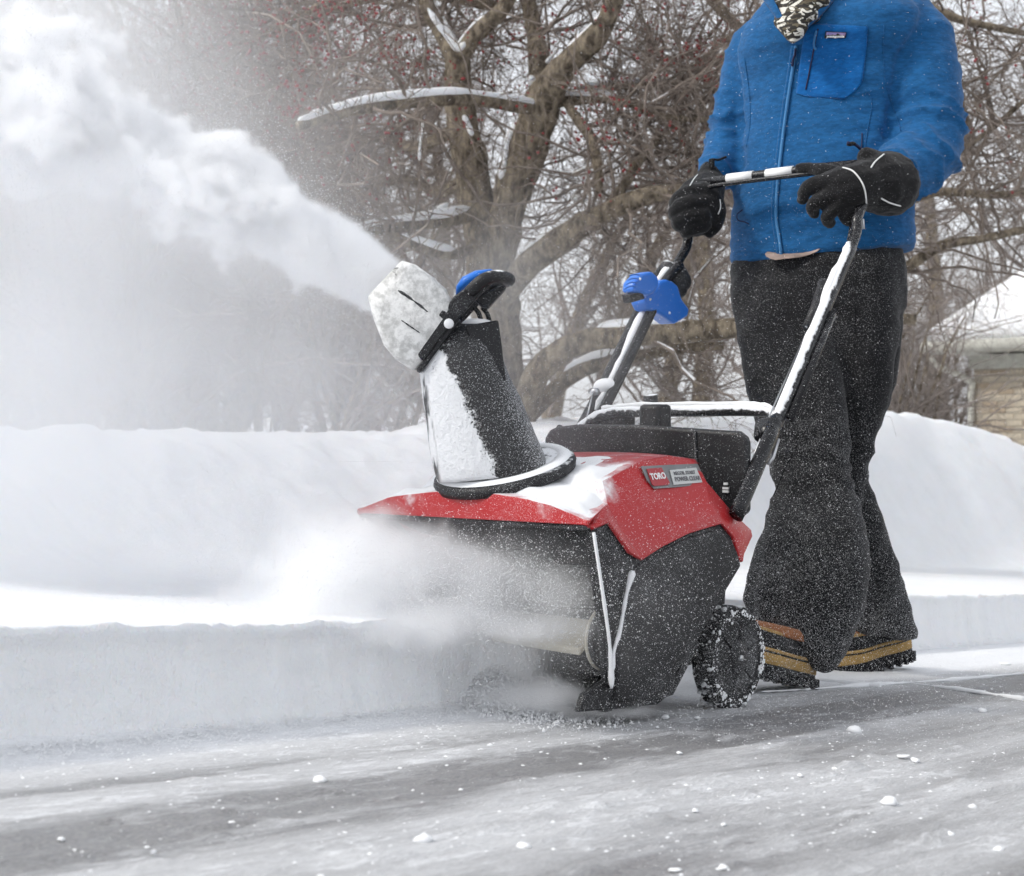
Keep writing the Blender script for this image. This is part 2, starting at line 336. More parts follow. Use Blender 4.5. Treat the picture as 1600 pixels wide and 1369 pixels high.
# loose lumps of snow on the driveway
def lump_mesh(seed, sq=.7):
    bm = bmesh.new(); bmesh.ops.create_icosphere(bm, subdivisions=2, radius=1)
    for v in bm.verts:
        n = noise.noise(v.co*1.3+Vector((seed*7.1, 0, 0))); v.co *= 1+.45*n+.15*noise.noise(v.co*4); v.co.z = v.co.z*sq
        if v.co.z < -.35: v.co.z = -.35
    me = bpy.data.meshes.new('snow_lump'); bm.to_mesh(me); bm.free(); me.shade_smooth(); me.materials.append(M['crust']); return me
joints()
LM = [lump_mesh(i) for i in range(6)]
def lump(px, py, wpx, label, group=None, k=0):
    p = gpt(px, py); P = l2w(*p); r = wpx/2/FL*P.y*(.8 if wpx < 40 else 1)
    o = bpy.data.objects.new('snow_lump', LM[k % 6]); link(o); o.location = P+Vector((0, 0, r*.25)); o.scale = (r, r*.9, r*(.9 if wpx < 40 and wpx != 26 else .3)); o.rotation_euler = (0, 0, k*1.3); tag(o, label, 'snow lump', group); return o
lump(1336, 1144, 30, 'round snow lump on the driveway below the black boots', k=0)
lump(288, 1163, 16, 'round snow lump at the foot of the cut snow wall on the left', k=1)
lump(500, 1222, 30, 'flat snow chunk on the edge of the dark scraped track left of centre', k=2)
lump(660, 1316, 36, 'broad snow chunk at the bottom edge of the photo, left of centre', k=3)
lump(820, 1326, 30, 'snow chunk near the bottom edge, at the centre of the photo', k=4)
lump(1390, 1256, 34, 'snow chunk on the driveway right of centre, lower right of the photo', k=5)
sm = [(96, 1313, 16), (240, 1333, 14), (375, 1355, 14), (765, 1166, 12), (1062, 1178, 12), (1040, 1122, 16), (1090, 1123, 12), (1250, 1213, 12), (1185, 1206, 8), (1430, 1190, 18), (1410, 1184, 26), (1535, 1112, 18), (1130, 1290, 12), (1086, 1268, 14), (829, 1289, 12), (1055, 1362, 26), (1130, 1358, 20), (1570, 1040, 26), (1485, 1305, 16), (1520, 1262, 16), (720, 1235, 10), (905, 1215, 8), (1305, 1203, 12), (1560, 1330, 22)]
for i, (a, b, c) in enumerate(sm): lump(a, b, c, 'small white crumb of snow lying loose on the scraped driveway', 'small snow crumbs scattered on the driveway', k=i)
def crumbs():
    rng = np.random.RandomState(3); n = 15000; x = .03+1.75*rng.rand(n); y = rng.uniform(-2.0, 2.6, n)
    keep = fnoise(np.stack([x*2, y*.8, x*0], 1), 3, 3, 21)+rng.rand(n)*.35 > .62; x, y = x[keep], y[keep]; n = len(x); r = .0005+.0021*rng.rand(n)**7
    V0 = np.array([(1, 0, 0), (0, 1, 0), (-1, 0, 0), (0, -1, 0), (0, 0, 1.)]); Fc = np.array([(0, 1, 4), (1, 2, 4), (2, 3, 4), (3, 0, 4)])
    V = V0[None]*r[:, None, None]*np.array([1.4, 1.4, .6])*rng.uniform(.6, 1.4, (n, 5, 1))+np.stack([x, y, -SL*y+.0065], 1)[:, None]
    o = np_mesh('snow_crumbs', V.reshape(-1, 3), (Fc[None]+np.arange(n)[:, None, None]*5).reshape(-1, 3), M['crust']); o.location = (OX, OY, 0); o.rotation_euler = (0, 0, -TH)
    tag(o, 'fine crumbs of snow strewn over the driveway', None, None, 'stuff')
    n = 17000; y = rng.uniform(-2.6, -.25, n); x = .050+rng.exponential(.020, n)-.02; r = .0006+.0022*rng.rand(n)**5
    y2 = rng.uniform(-.3, 5, 1800); x2 = -.27+rng.exponential(.015, 1800); x = np.concatenate([x, x2]); y = np.concatenate([y, y2]); r = np.concatenate([r, .001+.004*rng.rand(1800)**4]); n = len(x)
    V = V0[None]*r[:, None, None]*rng.uniform(.6, 1.4, (n, 5, 1))+np.stack([x, y, -SL*y+.003+.018*np.exp(-np.maximum(0, x-.01)/.035)*(y < -.4)+.016*np.exp(-np.maximum(0, x-.03)/.02)*rng.rand(n)], 1)[:, None]
    o = np_mesh('snow_crumbs', V.reshape(-1, 3), (Fc[None]+np.arange(n)[:, None, None]*5).reshape(-1, 3), M['crust']); o.location = (OX, OY, 0); o.rotation_euler = (0, 0, -TH)
    tag(o, 'crumbled snow along the foot of the cut snow wall', None, None, 'stuff')
def mouth_heap():
    rng = np.random.RandomState(9); n = 20000; x = np.abs(rng.normal(.0, .08, n))+.005-.02*rng.rand(n); y = rng.normal(-.46, .055, n); hh = .085*np.exp(-(x/.075)**2-((y+.44)/.09)**2)+.018*np.exp(-(x/.20)**2-((y+.47)/.07)**2)
    z = -SL*y+hh*rng.rand(n)**.5; r = .0008+.0038*rng.rand(n)**5; V0 = np.array([(1, 0, 0), (0, 1, 0), (-1, 0, 0), (0, -1, 0), (0, 0, 1.), (0, 0, -1)]); Fc = np.array([(0, 1, 4), (1, 2, 4), (2, 3, 4), (3, 0, 4), (1, 0, 5), (2, 1, 5), (3, 2, 5), (0, 3, 5)])
    V = V0[None]*r[:, None, None]*rng.uniform(.6, 1.4, (n, 6, 1))+np.stack([x, y, z], 1)[:, None]
    o = np_mesh('snow_crumbs', V.reshape(-1, 3), (Fc[None]+np.arange(n)[:, None, None]*6).reshape(-1, 3), M['crust']); o.location = (OX, OY, 0); o.rotation_euler = (0, 0, -TH)
    tag(o, 'churned snow piling up in the mouth of the snow blower', None, None, 'stuff')
crumbs(); mouth_heap()

# ------------------------------------------------------------------ house behind
M['roofsnow'] = M['snow']; M['trim'] = simple('cream_house_trim', (.66, .66, .60), .6, var=.08); M['soffit'] = simple('soffit_paint', (.36, .35, .30), .7)
M['mortar'] = simple('mortar', (.50, .45, .37), .9); BR = [simple('brick_%s' % n, c, .9, var=.12, bump=(80, .4, .004)) for n, c in (('buff', (.56, .475, .37)), ('pale', (.62, .55, .44)), ('tan', (.48, .39, .29)))]
def house():
    h = empty('brick_house', (0, 0, 0)); h.location = at(1535, 800, 17)
    tag(h, 'buff brick house with snow covered roof beyond the snow bank', 'house'); c = Vector(h.location)
    def q(px, py, d): return at(px, py, d)-c
    # eave runs out over the wall; roof is hipped
    e0 = q(1449, 553, 16.45); e1 = q(1640, 521, 15.2)
    ed = (e1-e0); ed.z = 0; ed.normalize(); nrm = Vector((-ed.y, ed.x, 0)); Lr = 10; ez = e0.z
    A = Vector((e0.x, e0.y, ez)); B_ = A+ed*Lr; C_ = B_+nrm*8; D_ = A+nrm*8
    ang = math.atan2(ed.y, ed.x); RZ = Matrix.Rotation(ang, 4, 'Z'); C0 = A+ed*.34+nrm*.34; zt = ez-.02; zb = ez-2.6; L, D = 9., 7.
    def f(u, v, z): p = C0+ed*u+nrm*v; p.z = z; return p
    MB().box(f(L/2, D/2, (zb+zt)/2), (L, D, zt-zb), RZ).build('wall', M['mortar'], h, smooth=False)
    bl, bh = .205, .066; me = [MB().box((0, 0, 0), (bl-.012, .1, bh-.012)).build('brick', m, None, smooth=False, bev=.003, seg=1) for m in BR]
    meshes = [o.data for o in me]
    for o in me: bpy.data.objects.remove(o)
    rows = 24; bt = zt-.16
    for r in range(rows):
        for cidx in range(5):
            o = bpy.data.objects.new('brick', meshes[(r*7+cidx*5+(r*cidx) % 3) % 3]); link(o, h); o.location = f(bl*(cidx+.5)+(bl/2 if r % 2 else 0), .042, bt-bh*(r+.5)); o.rotation_euler = (0, 0, ang)
    bm_ = MB()                                        # the rest of the front, beyond the edge of the picture
    for r in range(rows):
        for cidx in range(5, 42): bm_.box(f(bl*(cidx+.5)+(bl/2 if r % 2 else 0), .042, bt-bh*(r+.5)), (bl-.012, .1, bh-.012), RZ)
    tag(bm_.build('brickwork', BR[0], h, smooth=False), kind='stuff')
    R0 = (A+D_)/2+ed*4+Vector((0, 0, 3.75)); R1 = (B_+C_)/2-ed*4+Vector((0, 0, 3.75))
    def up(v, k): return v+Vector((0, 0, k))
    mb = MB(); mb.add([up(A, .0), up(B_, .0), up(C_, .0), up(D_, .0), up(A, .14), up(B_, .14), up(C_, .14), up(D_, .14), R0, R1],
                      [(3, 2, 1, 0), (0, 1, 5, 4), (1, 2, 6, 5), (2, 3, 7, 6), (3, 0, 4, 7), (4, 5, 9, 8), (6, 7, 8, 9), (5, 6, 9), (7, 4, 8)])
    rf = mb.build('roof', M['trim'], h, smooth=False)
    ov = .05; sn = MB(); A2, B2, C2, D2 = [v+((v-(A+C_)/2).normalized()*ov) for v in (A, B_, C_, D_)]
    sn.add([up(A2, .10), up(B2, .10), up(C2, .10), up(D2, .10), up(A2, .24), up(B2, .24), up(C2, .24), up(D2, .24), up(R0, .22), up(R1, .22)],
           [(3, 2, 1, 0), (0, 1, 5, 4), (1, 2, 6, 5), (2, 3, 7, 6), (3, 0, 4, 7), (4, 5, 9, 8), (6, 7, 8, 9), (5, 6, 9), (7, 4, 8)])
    so_ = sn.build('roof_snow', M['snow'], rf, bev=.08, seg=4, angle=20)
    MB().tube([A-nrm*.05+ed*-.02+Vector((0, 0, .06)), B_-nrm*.05+Vector((0, 0, .06))], .065, 8).build('gutter', M['trim'], h)
    MB().tube([A+nrm*.0+ed*-.05+Vector((0, 0, .06)), D_+ed*-.05+Vector((0, 0, .06))], .06, 8).build('gutter', M['trim'], h)
    g0 = A+ed*.10; g0.z = ez-.02; p = [g0, g0+Vector((0, 0, -.10)), f(.0, -.06, ez-.30), f(.0, -.05, ez-.42), f(.0, -.05, ez-.9), f(.0, -.05, zb)]
    MB().tube(smooth_path(p, 4), .035, 8).build('downspout', M['trim'], h)
    MB().box(f(L/2, .0, zt-.075), (L+.1, .06, .15), RZ).build('frieze_board', M['trim'], h, smooth=False)
house()

# ------------------------------------------------------------------ trees
def bark(name, a, b, sc=26):
    t = NT(name); t.b.inputs['Roughness'].default_value = .9; n = t.noise(sc, 6, .7, t.co((1, 1, .45)))
    t.l(t.mix(t.step(n, .35, .66), c4(a), c4(b)), t.b.inputs['Base Color']); t.bump(n, .9, .03); return t.m
M['bark'] = bark('hawthorn_bark', (.075, .058, .042), (.33, .275, .20)); M['twig'] = simple('twig_bark', (.20, .165, .14), .9, var=.3); M['berry'] = simple('dried_red_berry', (.22, .022, .025), .5, var=.4)
M['fartwig'] = simple('distant_twig_bark', (.27, .235, .215), .95, var=.2)
def branches(rng, P0, D0, L, r0, K=7, wig=.38, droop=-.05, r1=.35):
    n = len(P0); P = np.zeros((n, K+1, 3)); P[:, 0] = P0; D = D0/np.linalg.norm(D0, axis=1, keepdims=True)
    curl = rng.normal(0, wig*.5, (n, 3))
    for k in range(K):
        D = D+rng.normal(0, wig, (n, 3))+curl*.5; D[:, 2] += droop; D /= np.linalg.norm(D, axis=1, keepdims=True); P[:, k+1] = P[:, k]+D*(L/K)[:, None]
    R = r0[:, None]*np.linspace(1, r1, K+1)[None]; return P, R
def prisms(P, R, s=3):                                  # many polylines -> one array mesh
    n, K1, _ = P.shape; T = np.gradient(P, axis=1); T /= np.linalg.norm(T, axis=2, keepdims=True)+1e-9
    ref = np.where(np.abs(T[..., 2:3]) < .8, np.array([0, 0, 1.]), np.array([1., 0, 0])); U = np.cross(T, ref); U /= np.linalg.norm(U, axis=2, keepdims=True)+1e-9; W = np.cross(T, U)
    a = np.arange(s)*2*pi/s; V = P[:, :, None]+R[:, :, None, None]*(U[:, :, None]*np.cos(a)[:, None]+W[:, :, None]*np.sin(a)[:, None])
    i = (np.arange(n)[:, None, None]*K1+np.arange(K1-1)[None, :, None])*s; j = np.arange(s)[None, None]; j2 = (j+1) % s
    Q = np.stack([i+j, i+j2, i+s+j2, i+s+j], -1).reshape(-1, 4); return V.reshape(-1, 3), Q
def merge(L):
    Vs, Qs, k = [], [], 0
    for V, Q in L: Vs.append(V); Qs.append(Q+k); k += len(V)
    return np.concatenate(Vs), np.concatenate(Qs)
def kids(rng, P, R, per, L, Ls, rk, spread=1.0, lo=.15, up=.1):
    n, K1, _ = P.shape; i = np.repeat(np.arange(n), per); t = rng.uniform(lo, 1, len(i))*(K1-1.001); k = t.astype(int); f = (t-k)[:, None]
    P0 = P[i, k]*(1-f)+P[i, k+1]*f; T = P[i, k+1]-P[i, k]; T /= np.linalg.norm(T, axis=1, keepdims=True)+1e-9
    N = rng.normal(0, 1, (len(i), 3)); N -= T*(N*T).sum(1, keepdims=True); N /= np.linalg.norm(N, axis=1, keepdims=True)
    D = T*rng.uniform(.2, .9, (len(i), 1))+N*spread; D[:, 2] += up
    return P0, D, rng.uniform(L, Ls, len(i)), np.minimum(R[i, k]*.6, rk)*rng.uniform(.8, 1.1, len(i))
def limb_tube(base, pts, name, root, mat, sides=12, rough=.10, seed=0):
    P = smooth_path([p[0] for p in pts], 5); rr = np.interp(np.linspace(0, len(pts)-1, len(P)), range(len(pts)), [p[1] for p in pts])
    mb = MB().tube([p-base for p in P], list(rr), sides); V = np.array([v[:] for v in mb.V]); C = np.repeat(np.array([(p-base)[:] for p in P]), sides, axis=0)
    n = fnoise(V, 9, 4, seed)-.5; V2 = C+(V-C)*(1+rough*6*n)[:, None]; mb.V = [Vector(v) for v in V2]
    return mb.build(name, mat, root), P, rr
def snow_strip(mbs, P, rr, a, b, base, k=.62, seed=0, lift=.75):
    n = len(P); idx = [i for i in range(n) if a <= i/(n-1) <= b]
    if len(idx) < 3: return
    Q = []; R = []
    for j, i in enumerate(idx):
        e = min(1, j/1.5+.25, (len(idx)-1-j)/1.5+.25); nn = .8+.5*noise.noise(P[i]*4+Vector((seed, 0, 0))); Q.append(P[i]-base+Vector((0, 0, rr[i]*lift+.006*e))); R.append(max(.006, rr[i]*k*nn*e+.012*e))
    mbs.tube(Q, R, 8)
def hawthorn():
    D = 8.0; base = at(788, 700, D); root = empty('hawthorn_tree', base)
    tag(root, 'big gnarled hawthorn tree with snow in its forks and dried red berries', 'tree')
    px = D/FL
    def T(L): return [(at(p[0], p[1], D+(p[3] if len(p) > 3 else 0)), p[2]*px) for p in L]
    limbs = {
     'trunk': [T([(795, 760, 62), (788, 690, 48), (783, 600, 40), (776, 500, 38), (766, 420, 37), (752, 340, 31), (736, 265, 27), (722, 190, 24), (716, 130, 21), (714, 85, 21)])],
     'limb': [T(l) for l in [
        [(772, 440, 30), (790, 340, 27, -.1), (815, 255, 31, -.1), (838, 195, 29, -.15), (852, 145, 26, -.2), (885, 100, 20, -.3), (930, 60, 17, -.4), (955, 15, 14, -.5), (975, -70, 11, -.6)],
        [(714, 95, 17), (690, 50, 14, .1), (664, 0, 12, .1), (650, -70, 10, .2)],
        [(716, 95, 15), (745, 52, 13, -.1), (790, 8, 12, -.2), (822, -70, 10, -.3)],
        [(848, 160, 20, -.1), (842, 90, 17), (832, 35, 15, .2), (812, -50, 12, .3)],
        [(842, 172, 9, -.2), (800, 165, 9, -.35), (750, 158, 9, -.5), (700, 155, 9, -.7), (620, 162, 9, -.9), (560, 171, 8.5, -1.0), (510, 184, 8, -1.1), (466, 197, 6.5, -1.2)],
        [(866, 160, 10, -.1), (930, 155, 7, -.2), (980, 160, 6.5, -.3), (1020, 178, 6, -.3), (1080, 186, 5, -.4), (1150, 188, 4, -.4)],
        [(868, 150, 8, .1), (930, 140, 6, .2), (1000, 133, 6, .3), (1060, 126, 5, .3), (1098, 92, 4.5, .3), (1135, 60, 4, .3), (1180, 30, 3.5, .3)],
        [(884, 160, 7, -.2), (905, 190, 8, -.3), (922, 215, 8, -.3), (933, 255, 8, -.4), (936, 300, 6, -.4)],
        [(752, 330, 12, 0), (700, 345, 10, -.3), (640, 352, 9, -.5), (585, 360, 9, -.6), (520, 372, 6, -.8)],
        [(760, 372, 9, 0), (710, 398, 8, -.3), (660, 388, 8, -.5), (610, 366, 6, -.6)],
        [(772, 480, 20), (830, 412, 20, -.2), (880, 372, 20, -.3), (930, 342, 17, -.4), (990, 312, 13, -.5), (1060, 298, 10, -.5), (1150, 290, 8, -.5), (1300, 270, 6, -.5)],
        [(940, 338, 10, -.4), (975, 290, 8, -.3), (1000, 250, 7, -.3), (1042, 205, 5, -.2), (1100, 170, 4)],
        [(812, 668, 21, -.3), (835, 596, 21, -.4), (872, 553, 21, -.5), (920, 532, 18, -.5), (985, 524, 16, -.6), (1050, 520, 16, -.6), (1110, 516, 15, -.6), (1170, 510, 13, -.7), (1300, 490, 11, -.8), (1430, 500, 8, -.8)],
        [(826, 650, 13, -.2), (880, 597, 12, -.2), (930, 570, 12, -.3), (1000, 556, 9, -.3), (1062, 545, 8, -.3), (1130, 540, 6, -.3)],
        [(1085, -40, 10, .4), (1120, 8, 10, .4), (1160, 48, 9, .4), (1215, 90, 8, .4), (1330, 160, 7, .4)],
        [(1300, 440, 10, .3), (1400, 425, 9, .3), (1470, 385, 8, .2), (1540, 372, 7, .2), (1640, 350, 6, .2)],
        [(1280, 330, 9, .4), (1400, 318, 8, .3), (1470, 300, 7, .3), (1560, 305, 6, .2), (1660, 290, 6, .2)],
        [(1440, 290, 6, .5), (1490, 245, 5, .5), (1545, 205, 5, .5), (1620, 140, 4, .5)],
        [(790, 15, 10, .3), (700, -5, 9, .5), (620, -12, 8, .7), (540, 8, 7, .9), (480, 30, 6, 1)],
        [(560, -20, 8, .6), (480, 20, 7, .8), (400, 60, 6, 1), (320, 75, 5, 1.2)],
        [(500, 100, 6, 1), (430, 130, 6, 1.2), (350, 170, 5, 1.4), (280, 180, 4, 1.5)],
        [(1290, 20, 8, .5), (1400, -10, 7, .5), (1500, 30, 6, .4), (1640, 60, 5, .4)],
        [(716, 200, 12, .3), (650, 230, 10, .6), (590, 215, 8, .8), (530, 235, 7, 1.), (440, 250, 5, 1.2)],
        [(736, 270, 13, .4), (690, 300, 10, .8), (630, 280, 8, 1.), (560, 300, 7, 1.1), (480, 320, 5, 1.2)]]]}
    allP = []; sn = MB(); k = 0
    for nm in ('trunk', 'limb'):
        for L in limbs[nm]:
            o, P, rr = limb_tube(base, L, nm, root, M['bark'], 14 if L[0][1] > .04 else 9, .10 if L[0][1] > .05 else .06, k); allP.append((P, rr))
            sl_ = {5: (0, 1), 6: (.0, .35), 7: (.1, .55), 9: (.1, .9), 11: (.1, .25), 10: (.3, .9), 13: (.35, .62), 14: (.2, .55), 1: (.62, .95), 2: (0, .8), 3: (0, .5)}.get(k)
            if sl_: snow_strip(sn, P, rr, sl_[0], sl_[1], base, .45 if k in (1, 2, 3, 13) else .58, k, .85)
            k += 1
    for st in [[(828, 118), (832, 134)], [(829, 150), (818, 165), (808, 158)], [(824, 176), (806, 200), (794, 218), (788, 256), (782, 280)], [(942, 16), (950, 28), (928, 42), (905, 54)], [(874, 76), (862, 88), (853, 99)], [(668, 12), (682, 34), (700, 58), (716, 76), (726, 66)], [(724, 180), (732, 196), (738, 212)], [(700, 318), (670, 336), (620, 344), (575, 347)], [(622, 370), (645, 378), (668, 384)], [(990, 300), (1015, 296)], [(1010, 283), (1060, 290), (1085, 292)], [(760, 160), (790, 158), (812, 168)]]:
        Q = smooth_path([at(x, y, D-.17)-base for x, y in st], 5); r_ = [max(.2, min(1, i/2+.3, (len(Q)-1-i)/2+.3))*(.65+.8*noise.noise(q*7)+.3*noise.noise(q*31))*6.5*px for i, q in enumerate(Q)]; sn.tube(Q, r_, 8)
    for (a, b, c, s) in [(980, 295, 12, .7), (905, 310, 14, .5), (1060, 285, 16, .5), (1020, 310, 11, .5)]:
        sn.sph(at(a, b, D-.12)-base, (c*px, c*px*.7, c*px*s), 9, 6)
    tag(sn.build('snow_on_branches', M['snow'], root), kind='stuff')
    rng = np.random.RandomState(11); N = []
    P_, R_ = [], []
    for P, rr in allP:                                     # resample every limb to 9 points so that children can sit on it
        A = np.array([p[:] for p in P]); tt = np.linspace(0, len(A)-1, 9); P_.append(np.stack([np.interp(tt, range(len(A)), A[:, i]) for i in range(3)], 1)); R_.append(np.interp(tt, range(len(A)), rr))
    P_, R_ = np.array(P_), np.array(R_)
    a = kids(rng, P_, R_, 18, .5, 1.5, .010, 1.1, .2, .25); a[1][:, 1] += .28; A1 = branches(rng, *a, K=10, wig=.26, droop=.0)
    a = kids(rng, *A1, 7, .25, .8, .0052, 1.0, .15, .0); A2 = branches(rng, *a, K=8, wig=.36, droop=-.03)
    a = kids(rng, *A2, 5, .12, .42, .0028, 1.0, .1, .0); A3 = branches(rng, *a, K=6, wig=.42, droop=-.05, r1=.6)
    keep = lambda A: (lambda m: (A[0][m], A[1][m]))((A[0][:, 0, 2] < CAMH+800/FL*A[0][:, 0, 1]) & (A[0][:, 0, 1] > 5.2) & (A[0][:, -1, 2] > .35) & (np.abs(A[0][:, 0, 0]/A[0][:, 0, 1]*FL-50) < 950))
    A1, A2, A3 = keep(A1), keep(A2), keep(A3)
    def thin(A, k):
        py = HY-(A[0][:, 0, 2]-CAMH)/A[0][:, 0, 1]*FL; pxs = CX+A[0][:, 0, 0]/A[0][:, 0, 1]*FL; m = rng.rand(len(A[0])) < (1-k*sst(300, 520, py))*(1-.93*sst(1380, 1480, pxs)*sst(300, 400, py)); return A[0][m], A[1][m]
    A1, A2, A3 = thin(A1, .6), thin(A2, .5), thin(A3, .45)
    def clear(A, k):                                     # fewer twigs right in front of the trunk and the big forks
        pxs = CX+A[0][:, 2, 0]/A[0][:, 2, 1]*FL; m = ~((np.abs(pxs-790) < 130) & (A[0][:, 2, 1] < 8.05) & (rng.rand(len(pxs)) < k)); return A[0][m], A[1][m]
    A1, A2, A3 = clear(A1, .75), clear(A2, .65), clear(A3, .5)
    b = np.array(base[:])
    V, Q = merge([prisms(A1[0]-b, A1[1], 5), prisms(A2[0]-b, A2[1], 3), prisms(A3[0]-b, A3[1], 3)])
    tag(np_mesh('twigs', V, Q, M['twig'], root), kind='stuff'); print('hawthorn twigs', len(Q))
    tips = np.concatenate([A3[0][:, -1], A2[0][:, -1], A3[0][:, 3]]); zpx = HY-(tips[:, 2]-CAMH)/tips[:, 1]*FL
    cl = fnoise(tips, 2.6, 2, 31); m = (rng.rand(len(tips)) < np.clip((cl-.52)*3.5, 0, .8)*np.clip((330-zpx)/300, 0, 1)); tips = tips[m]
    tips = np.repeat(tips, 2, 0)+rng.normal(0, .014, (len(tips)*2, 3)); n = len(tips); O8 = np.array([(1, 0, 0), (-1, 0, 0), (0, 1, 0), (0, -1, 0), (0, 0, 1), (0, 0, -1.)]); F8 = np.array([(0, 2, 4), (2, 1, 4), (1, 3, 4), (3, 0, 4), (2, 0, 5), (1, 2, 5), (3, 1, 5), (0, 3, 5)])
    V = O8[None]*rng.uniform(.0055, .0095, (n, 1, 1))+(tips-b)[:, None]; tag(np_mesh('berries', V.reshape(-1, 3), (F8[None]+np.arange(n)[:, None, None]*6).reshape(-1, 3), M['berry'], root), kind='stuff')
    # a little snow caught on the finer branches
    m = rng.rand(len(A1[0])) < .07; P = A1[0][m][:, 1:5]+np.array([0, 0, .009]); V, Q = prisms(P-b, np.full(P.shape[:2], .010)*rng.uniform(.2, 1, P.shape[:2]), 5); tag(np_mesh('snow_on_twigs', V, Q, M['snow'], root), kind='stuff')
hawthorn()
def far_tree_parts(seed, H=5.5, stems=1):
    rng = np.random.RandomState(seed); P0 = np.zeros((stems, 3)); P0[:, 0] = rng.normal(0, .25*(stems > 1), stems); P0[:, 1] = rng.normal(0, .2*(stems > 1), stems)
    D0 = np.stack([rng.normal(0, .14, stems), rng.normal(0, .12, stems), np.ones(stems)], 1)
    T = branches(rng, P0, D0, np.full(stems, H)*rng.uniform(.7, 1, stems), np.full(stems, .13 if stems == 1 else .035), K=12, wig=.07, droop=.03, r1=.3)
    a = kids(rng, *T, 20 if stems == 1 else 7, .9, 2.4, .028, 1.1, .12, .45); B1 = branches(rng, *a, K=9, wig=.18, droop=.02)
    a = kids(rng, *B1, 7, .4, 1.1, .010, 1.0, .1, .15); B2 = branches(rng, *a, K=6, wig=.26, droop=0)
    a = kids(rng, *B2, 4, .2, .6, .0058, 1.0, .1, .1); B3 = branches(rng, *a, K=4, wig=.3, droop=0, r1=.7)
    return T, B1, B2, B3
FT = []
for s_ in range(3):
    T, B1, B2, B3 = far_tree_parts(40+s_, 5.5 if s_ < 2 else 3.6, 1 if s_ < 2 else 12)
    r = empty('bare_tree' if s_ < 2 else 'bare_shrub'); V, Q = prisms(*T, 8); np_mesh('trunk' if s_ < 2 else 'stem', V, Q, M['bark'], r)
    if s_ == 2: r.children[0]['kind'] = 'stuff'
    V, Q = merge([prisms(*B1, 4), prisms(*B2, 3), prisms(*B3, 3)]); tag(np_mesh('twigs', V, Q, M['fartwig'], r), kind='stuff'); FT.append(r)
def put_tree(src, x, y, z, rz, sc, label, first, group):
    r = src if first else src.copy()
    if not first:
        link(r)
        for ch in src.children: c = ch.copy(); link(c); c.parent = r
    r.location = (x, y, z); r.rotation_euler = (0, 0, rz); r.scale = (sc, sc, sc); tag(r, label, 'tree' if 'tree' in src.name else 'shrub', group); return r
seen = set()
FTL = [(120, 19, 2, 1.7), (260, 17, 2, 1.6), (380, 15, 2, 1.5), (30, 17, 2, 1.6), (470, 18, 0, 1.2), (600, 17, 1, 1.1), (690, 19, 0, 1.2), (905, 20, 1, 1.3), (1010, 22, 0, 1.3), (1110, 18, 0, 1.1), (1250, 19, 1, 1.2), (1400, 18, 1, 1.1), (1480, 27, 0, 1.6), (1545, 29, 1, 1.7), (1610, 28, 0, 1.6), (1570, 31, 1, 1.8), (840, 26, 1, 1.5), (1180, 25, 0, 1.5), (330, 22, 1, 1.5),
                                        (1398, 14, 2, .62), (1350, 15, 2, .8), (540, 13, 2, 1.0), (1450, 20, 2, .85), (200, 13, 2, 1.3)]
for i, (pxx, d, s_, sc) in enumerate(FTL):
    p = at(pxx, 660, d); z = -.35 if d < 16 else -.5
    ORD = 'first second third fourth fifth sixth seventh eighth ninth tenth eleventh twelfth thirteenth fourteenth'.split(); same = sorted(q[0] for q in FTL if (q[2] < 2) == (s_ < 2)); k_ = same.index(pxx); nm_ = ORD[k_] if k_ < 14 else 'last'
    put_tree(FT[s_], p.x, p.y, z, i*2.1, sc, ('%s bare grey background tree from the left, behind the hawthorn' if s_ < 2 else '%s many stemmed bare shrub from the left, behind the snow bank') % nm_, s_ not in seen, 'bare trees in the background' if s_ < 2 else 'bare shrubs behind the snow bank'); seen.add(s_)

# ------------------------------------------------------------------ snow blower (machine frame: -y forward, +x the side towards the camera)
SB = empty('snow_blower', (OX, OY, 0), -TH)
tag(SB, 'red and black walk-behind snow blower throwing snow from its raised chute', 'snow blower')
def lerpP(a, b, t): return Vector(a)*(1-t)+Vector(b)*t
